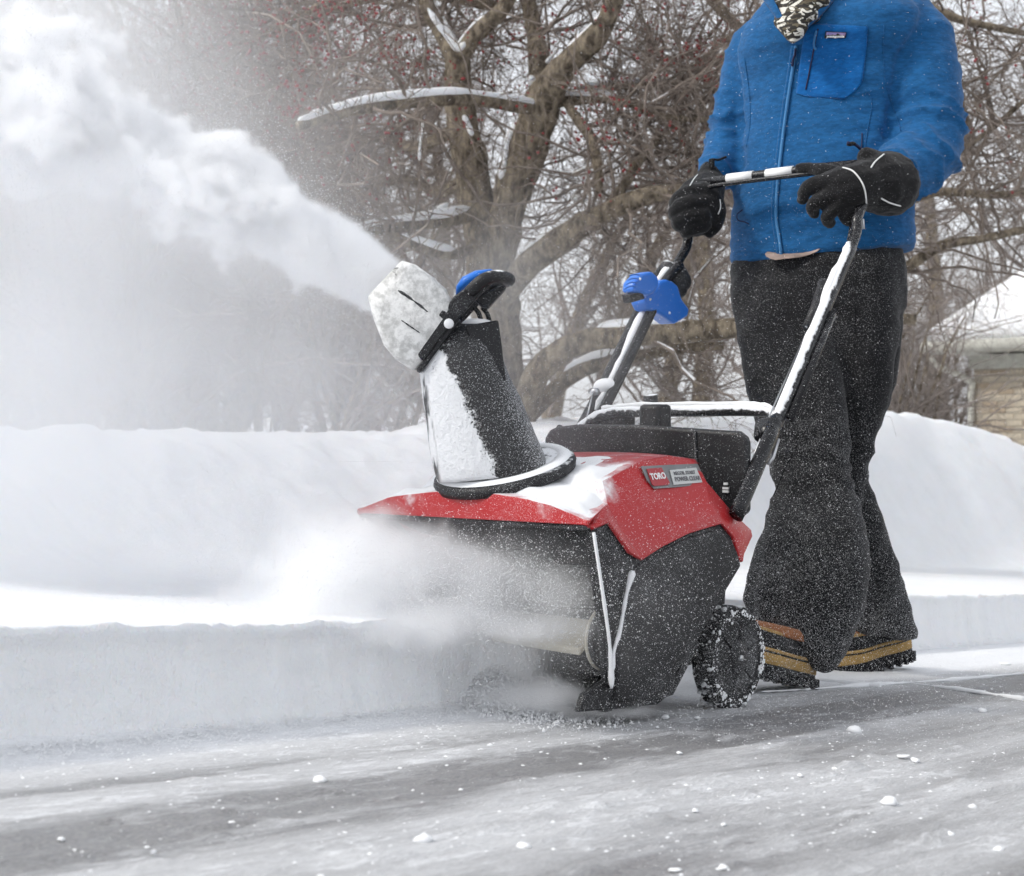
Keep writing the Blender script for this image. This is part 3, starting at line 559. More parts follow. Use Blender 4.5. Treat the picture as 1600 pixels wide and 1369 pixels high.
# ---- hood
NX = 9
def sidepts(px_, x): return [ml(p[0], p[1], 'x', x_) for p, x_ in zip(px_, x)]
xa = [.2, .225, .248, .265, .27]
cols = [[(941, 752), (949, 788), (966, 820), (990, 855), (1004, 875)],
        [(1004, 720), (1012, 764), (1014, 816), (1025, 845), (1034, 855)],
        [(1045, 712), (1060, 760), (1062, 797), (1070, 821), (1078, 833)],
        [(1087, 718), (1104, 752), (1106, 780), (1118, 803), (1129, 818)]]
cp = [sidepts(c, xa) for c in cols]
def mir(p): return Vector((-p[0], p[1], p[2]))
def hood():
    mb = MB()
    g = []                                             # side patch, refined between columns
    for a, b in zip(cp[:-1], cp[1:]):
        for k in range(4): g.append([lerpP(a[i], b[i], k/4) for i in range(5)])
    g.append(cp[-1]); V = [v for c in g for v in c]; n = len(g)
    Fc = [(i*5+j, (i+1)*5+j, (i+1)*5+j+1, i*5+j+1) for i in range(n-1) for j in range(4)]
    mb.add(V, Fc); mb.add([mir(v) for v in V], [f[::-1] for f in Fc])
    # rear flare
    fl = [ml(1104, 752, 'x', .225), ml(1145, 801, 'x', .25), ml(1174, 828, 'x', .255), ml(1176, 838, 'x', .258), ml(1163, 866, 'x', .262), ml(1161, 878, 'x', .262), ml(1156, 874, 'x', .262), ml(1146, 838, 'x', .268), ml(1129, 818, 'x', .27), ml(1118, 803, 'x', .265), ml(1106, 780, 'x', .248)]
    for s in (1, -1): mb.add([fl[i] if s > 0 else mir(fl[i]) for i in range(len(fl))], [tuple(range(len(fl)))[::s]])
    # front corner strip: lip corner up to the side panel front
    A = Vector((.27, -.519, .378)); A2 = Vector((.268, -.519, .386)); Lp = ml(948, 800, 'x', .235); Q = ml(952, 814, 'x', .25)
    st = [A2, cp[0][1], cp[0][2], cp[0][3], cp[0][4], ml(984, 862, 'x', .272), ml(952, 816, 'x', .271), ml(928, 826, 'x', .272), A]
    for s in (1, -1): mb.add([v if s > 0 else mir(v) for v in st], [tuple(range(len(st)))[::s]])
    # top: rows from the lip bottom to the rear, columns across x
    def zt(x): return interp(abs(x), [0, .1, .19, .235, .257, .27], [.4225, .4225, .408, .394, .387, .385])
    xs = [-.27, -.257, -.235, -.19, -.14, -.07, 0, .07, .14, .19, .235, .257, .27]; rows = []
    rows.append([Vector((x, -.519-.006*(1-(x/.27)**2), .3775)) for x in xs]); rows.append([Vector((x, -.516-.004*(1-(x/.27)**2), zt(x))) for x in xs])
    side = [cp[0][1], cp[0][0], lerpP(cp[0][0], cp[1][0], .5), cp[1][0], cp[2][0], cp[3][0]]
    mid = [.437, .448, .461, .478, .486, .487]
    for sp, mz in zip(side, mid):
        rows.append([Vector((sp.x*x/.27, sp.y, lerp(sp.z, max(sp.z, mz+.0), max(0, 1-(abs(x)/.27)**2.6)))) for x in xs])
    V = [v for r in rows for v in r]; m = len(xs)
    mb.add(V, [(i*m+j, i*m+j+1, (i+1)*m+j+1, (i+1)*m+j) for i in range(len(rows)-1) for j in range(m-1)])
    o = mb.build('hood', M['red'], SB)
    bm = bmesh.new(); bm.from_mesh(o.data); bmesh.ops.remove_doubles(bm, verts=bm.verts, dist=.0012); bmesh.ops.recalc_face_normals(bm, faces=bm.faces); bm.to_mesh(o.data); bm.free()
    s = o.modifiers.new('s', 'SOLIDIFY'); s.thickness = .006; s.offset = -1
    b = o.modifiers.new('b', 'BEVEL'); b.width = .005; b.segments = 3; b.limit_method = 'ANGLE'; b.angle_limit = radians(14); o.data.set_sharp_from_angle(angle=radians(60))
    return rows, xs
hrows, hxs = hood()
# snow lying on the hood
def hood_snow():
    nu, nv = 90, 60; V = []
    R = hrows[1:]
    for i in range(nu):
        t = i/(nu-1)*(len(R)-1); a = min(int(t), len(R)-2); f = t-a
        for j in range(nv):
            s = .03+.94*j/(nv-1); u = s*(len(hxs)-1); b = min(int(u), len(hxs)-2); g = u-b
            p = lerpP(lerpP(R[a][b], R[a][b+1], g), lerpP(R[a+1][b], R[a+1][b+1], g), f)
            nz = noise.noise(p*14)+.5*noise.noise(p*40); ed = min(1, i/5)*min(1, (j)/4, (nv-1-j)/9)
            sc = sst(.30, .72, f*0+i/(nu-1)); th = .007*(1-sc)+.0025; th += .004*nz; th -= .012*sst(.42, .78, i/(nu-1)-.16*(abs(p.x) < .12))*(.6+.4*(p.x > -.1))
            edge = .010*noise.noise(p*22)-.006*(1-ed); V.append(p+Vector((0, .004+.012*(1-min(1, i/4))*(noise.noise(p*30)+.4), th*ed+edge*.5-.0035*(1-ed)-.003*(i == 0))))
    mb = MB().add(V, [(i*nv+j, i*nv+j+1, (i+1)*nv+j+1, (i+1)*nv+j) for i in range(nu-1) for j in range(nv-1)])
    mb.build('snow_crust', M['crust'], SB)
hood_snow()
# ---- badge on the side of the hood
def side_pt(px, py, off=.0015):
    p = ml(px, py, 'x', .2); p = ml(px, py, 'x', interp(py, [720, 764], [.2, .225])+off); return p
def quadpatch(name, pts, mat, off, parent, th=.001): return MB().prism([side_pt(a, b, off) for a, b in pts], (.0012, -.0002, .0005)).build(name, mat, parent, smooth=False)
badge = quadpatch('badge', [(1001, 729), (1040, 727), (1089, 725), (1096, 739), (1105, 757), (1052, 762), (1021, 764), (1010, 750)], M['badge_grey'], .003, SB)
quadpatch('badge_face', [(1046, 735), (1087, 731), (1097, 754), (1052, 758)], M['badge_silver'], .0052, badge)
quadpatch('badge_logo', [(1010, 733), (1033, 731), (1046, 755), (1044, 758), (1022, 760), (1018, 757)], M['badge_red'], .0052, badge)
def text_at(body, mat, p00, p10, p01, parent, name='lettering', bold=.0, shear=0, ext=.0006):
    """lettering stretched so that its box runs from p00 (lower left) to p10 (lower right) and p01 (upper left)"""
    cu = bpy.data.curves.new(name, 'FONT'); cu.body = body; cu.extrude = .02; cu.offset = bold; cu.resolution_u = 3; cu.shear = shear
    o = bpy.data.objects.new(name, cu); COL.objects.link(o); dg = bpy.context.evaluated_depsgraph_get(); dg.update()
    me = bpy.data.meshes.new_from_object(o.evaluated_get(dg)); bpy.data.objects.remove(o)
    co = np.zeros(len(me.vertices)*3, np.float32); me.vertices.foreach_get('co', co); co = co.reshape(-1, 3); lo, hi = co.min(0), co.max(0)
    u = (co[:, 0]-lo[0])/(hi[0]-lo[0]); v = (co[:, 1]-lo[1])/(hi[1]-lo[1]); X, Y = np.array(p10-p00), np.array(p01-p00); N = np.cross(X, Y); N /= np.linalg.norm(N)
    W = np.array(p00)+u[:, None]*X+v[:, None]*Y+N*((co[:, 2:3] > 0)*ext)
    me.vertices.foreach_set('co', W.astype(np.float32).ravel()); me.update(); me.materials.clear(); me.materials.append(mat); o = bpy.data.objects.new(name, me); link(o, parent); return o
text_at('TORO', M['white'], side_pt(1018, 750.5, .0072), side_pt(1041.5, 748, .0072), side_pt(1014.5, 740, .0072), badge, bold=.03)
text_at('RECOIL START', M['darktext'], side_pt(1054, 742.5, .0072), side_pt(1087, 740.5, .0072), side_pt(1052, 737, .0072), badge, bold=.02)
text_at('POWER CLEAR', M['darktext'], side_pt(1056, 752.5, .0072), side_pt(1095, 750, .0072), side_pt(1053, 745.5, .0072), badge, bold=.02, shear=.2)
# ---- side plates and housing
sp_px = [(922, 828), (951, 817), (984, 862), (1004, 874), (1034, 855), (1078, 833), (1129, 818), (1147, 840), (1158, 884), (1122, 945), (1090, 1000), (1057, 1050), (1053, 1072), (1045, 1088), (1028, 1101), (965, 1108), (906, 1113), (915, 1085), (948, 1062), (945, 1000), (936, 930), (928, 870)]
for s in (1, -1):
    P = [ml(a, b, 'x', .262) for a, b in sp_px]; P = [v if s > 0 else mir(v) for v in P]
    pl = MB().prism(P, (-.014*s, 0, 0)).build('side_plate', M['blackside'], SB, bev=.003)
    A = [ml(a, b, 'x', .268) for a, b in [(1000, 882), (1034, 862), (1078, 840), (1126, 826), (1140, 845), (1150, 884), (1116, 940), (1085, 992), (1052, 1044), (1044, 1078), (1000, 1096), (962, 1098), (968, 1010), (990, 905)]]
    MB().prism([v if s > 0 else mir(v) for v in A], (-.012*s, 0, 0)).build('side_panel', M['blackside'], pl, bev=.006, seg=3)
    for q, r in (([(925, 832), (936, 905), (946, 975), (951, 1020), (953, 1075)], .0045), ([(986, 892), (976, 930), (966, 985), (957, 1015), (953, 1050)], .0045)):
        P = [ml(a, b, 'x', .268) for a, b in q]; P = [v if s > 0 else mir(v) for v in P]; MB().tube(smooth_path(P, 4), r, 8).build('rib', M['blackside'], pl)
        if s > 0:
            P2 = [p+Vector((.005, -.002, 0)) for p in smooth_path(P, 6)]; R = [.0028*(.6+.7*abs(noise.noise(p*40)))+.001 for p in P2]
            if q[0][0] > 950: R[:6] = [.004, .0065, .006, .005, .004, .003]
            R[-5:] = [.004, .005, .0055, .004, .002]; MB().tube(P2, R, 8).build('packed_snow', M['crust'], pl)
prof = [(-.50, .366), (-.46, .366), (-.36, .33), (-.24, .31), (-.15, .25), (-.18, .14), (-.25, .075), (-.36, .062), (-.435, .070), (-.44, .064), (-.36, .052), (-.24, .06), (-.165, .13), (-.13, .25), (-.22, .325), (-.35, .342), (-.46, .374), (-.50, .374)]
MB().loft([[Vector((x, y, z)) for y, z in prof] for x in (-.247, .247)]).build('auger_housing', M['blackside'], SB, smooth=False)
ud = [ml(a, b, 'y', -.47) for a, b in [(690, 811), (924, 822), (926, 884), (868, 882), (857, 864), (702, 852)]]
MB().prism(ud, (0, .07, 0)).build('chute_throat', M['blackside'], SB, bev=.004)
MB().prism([Vector((-.268, -.516, .3775)), Vector((.268, -.516, .3775)), Vector((.268, -.516, .3665)), Vector((-.268, -.516, .3665))], (0, .03, 0)).build('front_edge', M['blackside'], SB, bev=.003)
# auger
axc = Vector((0, -.36, .20)); ag = MB().tube([axc+Vector((-.24, 0, 0)), axc+Vector((.24, 0, 0))], .018, 14).build('auger', M['tube'], SB)
for k, s0 in enumerate((-.06, 2.2)):
    rg = []
    for i in range(25):
        x = -.235+.44*i/24; ph = s0+pi+.10+abs(x)*.5; r0, r1 = .025, .112-.02*abs(x)*2
        d = Vector((0, cos(ph), sin(ph))); e = Vector((0, -sin(ph), cos(ph))); rg.append([axc+Vector((x, 0, 0))+d*r0+e*.006, axc+Vector((x, 0, 0))+d*r1+e*.006+e*.03, axc+Vector((x, 0, 0))+d*r1-e*.006+e*.03, axc+Vector((x, 0, 0))+d*r0-e*.006])
    MB().loft(rg).build('paddle', M['cream'], ag, bev=.003)
MB().cyl((.222, -.40, .175), (1, 0, 0), .054, .01, 40).build('rotor_disc', M['tube'], ag, bev=.003); MB().cyl((.215, -.40, .175), (1, 0, 0), .056, .004, 40).build('rotor_disc_rim', M['cream'], ag)
MB().box((0, -.43, .060), (.49, .02, .006)).build('scraper_blade', M['blackside'], SB, smooth=False)
# engine body behind the side plates, tank and shroud
body = [(-.22, .36), (-.22, .10), (-.10, .085), (.01, .088), (.03, .13), (.05, .30), (.03, .40)]
MB().loft([[Vector((x, y, z)) for y, z in body] for x in (-.185, .185)]).build('engine_casing', M['blackside'], SB, smooth=False, bev=.01)
sh = [ml(a, b, 'y', -.005) for a, b in [(849, 700), (850, 684), (857, 672), (868, 667), (900, 663), (1000, 664), (1060, 668), (1090, 670), (1120, 672), (1152, 674), (1163, 683), (1166, 692), (1166, 800), (1150, 812), (849, 760)]]
MB().box((0, .10, .42), (.30, .13, .16)).build('fuel_tank', M['black'], SB, bev=.02)
tank = MB().prism(sh, (0, .022, 0)).build('engine_shroud', M['black'], SB, bev=.008, seg=4)
for (a, b, c, d) in [(1085, 672, 1092, 800)]:
    MB().tube([ml(a, b, 'y', -.008), ml(c, d, 'y', -.008)], .003, 6).build('seam', M['black'], tank)
for yy in (756, 763, 768): MB().box(ml(1134, yy, 'y', -.009), (.013 if yy != 756 else .008, .004, .0045)).build('vent_slot', M['white'], tank, smooth=False)
MB().box(ml(1024, 655, 'y', .06), (.05, .05, .06)).build('fuel_cap_post', M['black'], SB, bev=.008)
# ---- wheels
for s in (1, -1):
    wc = Vector((.213*s, 0, .0965)); R = .0965
    rg = []
    for x, r in ((-.026, .070), (-.026, .088), (-.018, .0955), (-.006, R), (.010, R), (.020, .094), (.024, .088), (.0245, .083), (.019, .079), (.019, .060)):
        ring = []
        for j in range(72):
            tr = .0022*(1 if (j//2) % 2 else -1) if r > .093 else 0; ph = j+ (1 if x > 0 else 0); a = 2*pi*j/72; ring.append(wc+Vector((x*s, (r+tr)*cos(a), (r+tr)*sin(a))))
        rg.append(ring)
    wh = empty('wheel'); wh.parent = SB
    MB().loft(rg).build('tyre', M['tyre'], wh)
    rg = [[wc+Vector((x*s, r*cos(2*pi*j/40), r*sin(2*pi*j/40))) for j in range(40)] for x, r in ((.018, .079), (.0215, .078), (.018, .070), (.015, .055), (.017, .035), (.0245, .030), (.0255, .012), (.025, .002))]
    MB().loft(rg).build('rim', M['wheelface'], wh)
    for k in range(6):
        a = pi*k/3+.3; MB().tube([wc+Vector((.020*s, .032*cos(a), .032*sin(a))), wc+Vector((.018*s, .072*cos(a), .072*sin(a)))], .0035, 6).build('spoke', M['wheelface'], wh)
    MB().cyl(wc+Vector((.027*s, 0, 0)), (1, 0, 0), .0055, .006, 16).build('axle_cap', M['steel'], wh)
    if s > 0:                                           # snow packed on the tread and rim edge
        mb = MB(); rng = np.random.RandomState(5)
        for j in range(620):
            a = rng.uniform(0, 2*pi); lowl = noise.noise(Vector((cos(a)*2.2, sin(a)*2.2, 3))) > -.05; r = rng.uniform(.0008, .0034 if lowl else .0016)
            if rng.rand() < .5: mb.sph(wc+Vector((rng.uniform(-.026, .018), (R-.0005)*cos(a), (R-.0005)*sin(a))), (r*1.9, r*.8, r*1.2), 5, 4)
            else: mb.sph(wc+Vector((.0235, (.086+rng.normal(0, .004))*cos(a), (.086+rng.normal(0, .004))*sin(a))), (r*.6, r*1.4, r*1.1), 5, 4)
        tag(mb.build('packed_snow', M['crust'], wh), kind='stuff')
MB().tube([(-.2, 0, .0965), (.2, 0, .0965)], .008, 10).build('axle', M['steel'], SB)
# ---- discharge chute
RC = ml(788, 733, 'x', 0); til = radians(17); rn = Vector((0, -sin(til), cos(til))); ru = Vector((1, 0, 0)); rv = rn.cross(ru)
def ringp(c, a, b, ph): return c+ru*a*cos(ph)+rv*b*sin(ph)
rg = [[ringp(RC+rn*h, r, r, 2*pi*j/48) for j in range(48)] for h, r in ((-.016, .118), (-.014, .128), (-.004, .131), (.004, .128), (.006, .118), (.010, .112))]
crg = MB().loft(rg).build('chute_ring', M['blacktop'], SB)
rg = [[ringp(RC+rn*h, r, r, 2*pi*j/48) for j in range(48)] for h, r in ((.006, .098), (.012, .100), (.013, .116), (.007, .123))]
MB().loft(rg, cap=False).build('packed_snow', M['crust'], crg)
CD = 2.745                                             # depth of the chute's mid plane
def cw(px, py, dy=0): q = at(px, py, CD); q.y += dy; return w2l(q)
sil = [(745, 686, 856), (738, 682, 857), (720, 677, 851), (690, 671, 838), (655, 667, 824), (625, 662, 812), (600, 658, 802), (580, 656, 793), (560, 660, 786), (540, 668, 780), (522, 684, 776), (508, 700, 772)]
def ease(j, n, p=.75):
    a = 2*pi*j/n; ca, sa = cos(a), sin(a); return math.copysign(abs(ca)**p, ca), math.copysign(abs(sa)**p, sa)
rg = []
for py, xl, xr in sil:
    c, hw = (xl+xr)/2, (xr-xl)/2; ring = []
    for j in range(44):
        ex_, ey_ = ease(j, 44); x = c+hw*ex_; sag = (c+hw-x)*.02; ring.append(cw(x, py+(x-c)*-.10*(py > 600)-.0, ey_*hw/870*.95))
    rg.append(ring)
ch = MB().loft(rg); t = NT('chute_plastic_snowed')      # chute: snow plastered over the front half, thin dust on the back
s_ = M['chute']; ch.build('chute', s_, SB)
def plan(n_, px1, py1, px2, py2):                       # plane through two picture points of the chute and its depth axis, signed in machine frame
    a, b = cw(px1, py1), cw(px2, py2); d = w2l(Vector((0, 1, 0)))-w2l(Vector((0, 0, 0))); nn = (b-a).cross(d).normalized(); return nn, -nn.dot(a)
bpy.data.materials.remove(t.m)
nn, cc = plan(0, 705, 535, 772, 735)
if nn.dot(cw(680, 650))+cc < 0: nn, cc = -nn, -cc
tt = NT('chute_plastic'); nz1 = tt.noise(30, 5, .65); nz2 = tt.noise(7, 3)
d_ = tt.plane(nn, cc); d_ = tt.math('ADD', d_, tt.math('MULTIPLY', tt.math('SUBTRACT', nz1, .5), .035)); d_ = tt.math('ADD', d_, tt.math('MULTIPLY', tt.math('SUBTRACT', nz2, .5), .03))
grain = tt.noise(300, 2, .6); chunk = tt.noise(38, 5, .68)
v_ = tt.step(d_, -.030, .030); v_ = tt.math('ADD', v_, tt.math('ADD', tt.math('MULTIPLY', tt.math('SUBTRACT', grain, .5), .9), tt.math('MULTIPLY', tt.math('SUBTRACT', chunk, .5), 1.1)))
upz = tt.step(tt.plane((0, 0, 1), -cw(665, 590).z), -.03, .03, 0, .55); v_ = tt.math('SUBTRACT', v_, tt.math('MULTIPLY', upz, tt.step(tt.noise(16, 3), .38, .6)))
front = tt.step(v_, .40, .62)
lft, lc_ = plan(0, 664, 610, 682, 740)
if lft.dot(cw(760, 650))+lc_ < 0: lft, lc_ = -lft, -lc_
front = tt.math('MULTIPLY', front, tt.math('SUBTRACT', 1., tt.math('MULTIPLY', tt.step(tt.plane(lft, lc_), .012, .002), tt.step(tt.noise(22, 4, .6, tt.co((1, 1, .3))), .42, .52))))
dust = tt.noise(520, 2); back = tt.step(tt.math('ADD', dust, tt.step(d_, -.11, -.03, .13, -.01)), .56, .74, 0, .7)
mk = tt.math('MAXIMUM', front, back)
tt.l(tt.mix(mk, (.012, .012, .014, 1), c4(SNOWC)), tt.b.inputs['Base Color']); tt.l(tt.step(mk, 0, 1, .45, .85), tt.b.inputs['Roughness'])
tt.bump(tt.math('ADD', tt.math('MULTIPLY', front, 1.4), tt.math('MULTIPLY', front, tt.noise(70, 5, .7))), 1., .009)
for o in SB.children:
    if o.name.startswith('chute') and o.data and o.data.materials and o.data.materials[0] == s_: o.data.materials[0] = tt.m
# rear channel of the chute
chn = [(727, 512), (779, 503), (784, 540), (791, 600), (770, 598), (750, 560), (736, 535)]
MB().prism([cw(a, b, -.055) for a, b in chn], w2l(Vector((0, .11, 0)))-w2l(Vector((0, 0, 0)))).build('chute_channel', M['black'], SB, bev=.004)
# deflector: a scoop that widens towards the outlet
def ring_at(p1, p2, hd, n=44, p=.25):
    out = []
    for j in range(n):
        a, b = ease(j, n, p); t_ = (a+1)/2; out.append(cw(p1[0]+(p2[0]-p1[0])*t_, p1[1]+(p2[1]-p1[1])*t_, b*hd))
    return out
dr = [ring_at((655, 578), (712, 492), .062), ring_at((640, 574), (709, 478), .072), ring_at((622, 562), (697, 456), .078), ring_at((605, 541), (676, 437), .08), ring_at((590, 503), (652, 420), .079), ring_at((581, 470), (634, 414), .074), ring_at((583, 468), (631, 417), .068), ring_at((600, 500), (650, 430), .070)]
t = NT('deflector_snowed'); n_ = t.noise(34, 5, .6, t.co((1, 1, 2.2))); n2_ = t.noise(9, 2)
hm = t.step(t.math('ADD', t.noise(26, 5, .65, t.co((.5, 1, 1), (0, .75, .5))), t.math('MULTIPLY', t.math('SUBTRACT', t.noise(260, 2), .5), .16)), .29, .36); t.l(t.mix(hm, (.09, .09, .09, 1), t.mix(t.step(t.noise(48, 5, .7), .35, .62), (.50, .50, .49, 1), (.84, .84, .83, 1))), t.b.inputs['Base Color']); t.b.inputs['Roughness'].default_value = .8; t.b.inputs['Specular IOR Level'].default_value = .2
t.bump(t.math('ADD', t.noise(28, 5, .6), hm), .7, .006); M['defl'] = t.m
dfl = MB().loft(dr, cap=False).build('deflector', M['defl'], SB)
sol = dfl.modifiers.new('s', 'SOLIDIFY'); sol.thickness = .004; sol.offset = 0
MB().loft([ring_at((652, 582), (714, 497), .066), ring_at((661, 584), (722, 503), .066)]).build('deflector_seal', M['black'], SB, bev=.003)
MB().tube(smooth_path([cw(624, 458, -.0795), cw(640, 468, -.0815), cw(662, 484, -.080), cw(678, 498, -.076)], 4), [.0006]+[.0012, .0026, .0030, .0021, .0028, .0012, .0022, .0030, .0018, .0024, .0014]+[.0005], 6).build('deflector_slot', M['black'], dfl)
MB().tube(smooth_path([cw(632, 505, -.082), cw(645, 514, -.0815), cw(660, 524, -.079)], 4), [.0004]+[.0012, .0007, .0015, .0009, .0013, .0006, .0010]+[.0004], 6).build('deflector_slot', M['black'], dfl)
# two side straps that carry the grip
for k, dy in enumerate((-.072, .072)):
    st = [(655, 556), (690, 500), (712, 468), (750, 440), (770, 434), (772, 446), (748, 470), (726, 494), (700, 521), (664, 567)]
    ob = MB().prism([cw(a, b, dy) for a, b in st], w2l(Vector((0, .014, 0)))-w2l(Vector((0, 0, 0)))).build('grip_strap', M['blacktop'], SB, bev=.003)
    if k == 0:
        MB().sph(cw(704, 510, dy-.004), .009, 10, 6).build('pivot_bolt', M['crust'], ob)
        MB().prism([cw(a, b, dy-.004) for a, b in [(694, 489), (712, 500), (706, 512), (688, 497)]], w2l(Vector((0, .008, 0)))-w2l(Vector((0, 0, 0)))).build('clip', M['black'], ob, bev=.002)
gp = smooth_path([cw(735, 462, -.07), cw(756, 444, -.078), cw(778, 437, -.06), cw(793, 437, -.02), cw(794, 437, .02), cw(778, 437, .06), cw(752, 448, .078)], 5)
MB().tube(gp, .0115, 12).build('deflector_grip', M['blacktop'], SB)
MB().prism([cw(a, b, -.02) for a, b in [(740, 468), (786, 446), (792, 450), (762, 484), (752, 480)]], w2l(Vector((0, .04, 0)))-w2l(Vector((0, 0, 0)))).build('grip_web', M['black'], SB, bev=.004)
bl = [ring_at((712, 461), (718, 460), .02, 14, .8), ring_at((713, 448), (724, 456), .035, 14, .8), ring_at((722, 434), (736, 449), .04, 14, .8), ring_at((742, 424), (752, 441), .04, 14, .8), ring_at((766, 421), (765, 431), .03, 14, .8), ring_at((770, 422), (769, 426), .018, 14, .8)]
MB().loft(bl).build('trigger', M['blue'], SB)
for a, dy in ((744, -.01), (757, .01)): MB().tube(smooth_path([cw(a-4, 480, dy), cw(a+4, 490, dy), cw(a+8, 505, dy), cw(a+9, 525, dy)], 4), .0042, 8).build('control_cable', M['tube'], SB)
MB().sph(cw(746, 508), (.03, .03, .012), 14, 8).build('packed_snow', M['crust'], SB)
# ---- handle
def hp(px, py, x): return ml(px, py, 'x', x)
near_low = [hp(1150, 806, .264), hp(1184, 727, .262), hp(1207, 674, .258)]
near_up = [hp(1205, 680, .243), hp(1222, 640, .243), hp(1262, 545, .243), hp(1300, 455, .243), hp(1330, 385, .243)]
near_top = [hp(1329, 388, .243), hp(1338, 362, .242), hp(1341, 335, .238), Vector((.232, .57, 1.07)), Vector((.215, .57, 1.105)), Vector((.19, .57, 1.115))]
MB().tube(smooth_path(near_low, 4), .018, 12, ry=.013, side=(0, 1, 0)).build('lower_handle', M['tube'], SB)
far_low = [mir(p) for p in near_low]; MB().tube(smooth_path(far_low, 4), .018, 12, ry=.013, side=(0, 1, 0)).build('lower_handle', M['tube'], SB)
MB().tube(smooth_path(near_up, 5), .0155, 14, ry=.0125, side=(0, 1, 0)).build('upper_handle', M['tubesnow'], SB)
MB().tube(smooth_path(near_top, 6), .0115, 12).build('handle_bend', M['tube'], SB)
MB().tube([hp(1222, 655, .248)+Vector((.008, .012, 0)), hp(1268, 545, .248)+Vector((.008, .012, 0)), hp(1290, 490, .248)+Vector((.008, .012, 0))], .010, 10).build('handle_sleeve', M['tube'], SB)
up = smooth_path([p+Vector((-.004, -.010, .004)) for p in near_up], 6)[7:]; R = [(.0085-.004*(i < len(up)*.4))*max(.15, .7+1.1*noise.noise(p*16)+.4*noise.noise(p*60)) for i, p in enumerate(up)]; R[0] = .002; R[-1] = .003; R[-2] = .006
sn_ = MB().tube(up, R, 10).build('packed_snow', M['crust'], SB)
far_up = [hp(918, 668, -.24), hp(950, 607, -.24), hp(985, 535, -.24), hp(1010, 482, -.24), hp(1030, 440, -.24), hp(1052, 415, -.24)]
for off in ((-.018), (.018)):
    MB().tube(smooth_path([p+Vector((off, 0, 0)) for p in far_up], 4), .0125, 12, ry=.012, side=(0, 1, 0)).build('upper_handle', M['tube'], SB)
up = smooth_path([p+Vector((0, -.003, .002)) for p in far_up], 6)[3:]; R = [.0105*(.75+.7*noise.noise(p*25)) for p in up]; R[0] = R[-1] = .003; MB().tube(up, R, 8).build('packed_snow', M['crust'], SB)
far_top = [hp(1050, 425, -.24), hp(1064, 402, -.24), hp(1074, 382, -.24), hp(1076, 350, -.242), Vector((-.24, .57, 1.07)), Vector((-.225, .57, 1.105)), Vector((-.19, .57, 1.115))]
MB().tube(smooth_path(far_top, 6), .0115, 12).build('handle_bend', M['tube'], SB)
tb = MB().tube([(-.22, .57, 1.114), (-.1, .57, 1.1165), (.1, .57, 1.1165), (.20, .57, 1.114)], .0115, 14).build('grip_bar', M['tube'], SB)
for x0, x1 in ((-.145, -.075), (-.04, .03)): MB().tube([(x0, .569, 1.117), (x1, .569, 1.1172)], .0118, 14).build('white_sticker', M['white'], tb)
# bail bar lies on the grip bar and dives down inside the bends
bail = smooth_path([Vector((-.225, .555, 1.03)), Vector((-.222, .548, 1.07)), Vector((-.20, .545, 1.094)), Vector((-.14, .546, 1.101)), Vector((0, .546, 1.102)), Vector((.13, .546, 1.101)), Vector((.18, .543, 1.09)), Vector((.205, .54, 1.06)), Vector((.212, .52, 1.02)), hp(1327, 375, .22)], 5)
MB().tube(bail, .0055, 8).build('bail_bar', M['tube'], SB)
# lever housings on the far tube
hs_ = [ring_at, None]
def blob3(name, pts, rad, mat, parent, vox=.005, it=4, disp=None):
    mb = MB()
    for (a, b, x), r in zip(pts, rad): mb.sph(hp(a, b, x), r, 14, 10)
    return remeshed(name, mb, vox, it, mat, parent, disp)
blob3('lever_housing', [(1048, 424, -.24), (1058, 430, -.24), (1064, 440, -.235), (1058, 452, -.235), (1050, 462, -.235), (1042, 418, -.245)], [.022, .027, .026, .025, .022, .018], M['blacktop'], SB)
def plate(name, pts, x, th, mat, parent, bev=.005, seg=4): return MB().prism([hp(a, b, x) for a, b in pts], (th, 0, 0)).build(name, mat, parent, bev=bev, seg=seg)
bc = plate('control_clamp', [(985, 462), (1000, 453), (1007, 441), (1022, 437), (1035, 448), (1041, 468), (1053, 484), (1051, 496), (1030, 508), (1019, 500), (1006, 492), (990, 486), (984, 474)], -.255, .045, M['blue'], SB, .007)
plate('control_knob', [(970, 458), (972, 442), (984, 429), (1000, 425), (1010, 434), (1011, 448), (1003, 460), (992, 465), (984, 461)], -.225, .035, M['blue'], bc, .008)
plate('knob_insert', [(971, 461), (992, 456), (995, 468), (974, 474)], -.215, .022, M['tube'], bc, .002)
for q in range(4): MB().tube(smooth_path([hp(975+q*3, 452-q*7, -.188), hp(985+q*2, 447-q*6, -.1875), hp(994+q*2, 448-q*6, -.188)], 3), .0016, 6).build('knob_rib', M['blue'], bc)
for a, b in ((1000, 436), (1016, 468), (1046, 489)): MB().sph(hp(a, b, -.209 if a > 1005 else -.189), .0032, 8, 6).build('screw', M['white'], bc)
MB().sph(hp(951, 608, -.245)+Vector((0, -.01, .006)), (.03, .026, .018), 16, 10).build('packed_snow', M['crust'], SB)
MB().cyl(hp(928, 612, -.235), (1, -.6, 0), .008, .03, 12).build('pivot_bolt', M['steel'], SB)
MB().tube([hp(926, 616, -.23), hp(915, 660, -.23)], .0018, 6).build('control_rod', M['steel'], SB)
MB().tube([(-.245, .10, .50), (-.24, .13, .535), (-.215, .15, .558), (-.17, .155, .568), (.15, .155, .570), (.205, .155, .568), (.238, .145, .556), (.243, .12, .53)], .0125, 14).build('crossbar', M['cross'], SB)
MB().tube(smooth_path([Vector((-.20, .15, .576)), Vector((-.1, .153, .5825)), Vector((.1, .153, .5825)), Vector((.19, .153, .581)), Vector((.23, .142, .57))], 5), [.0048+.004*noise.noise(Vector((i*.7, 0, 0))) for i in range(21)], 10).build('packed_snow', M['crust'], SB)
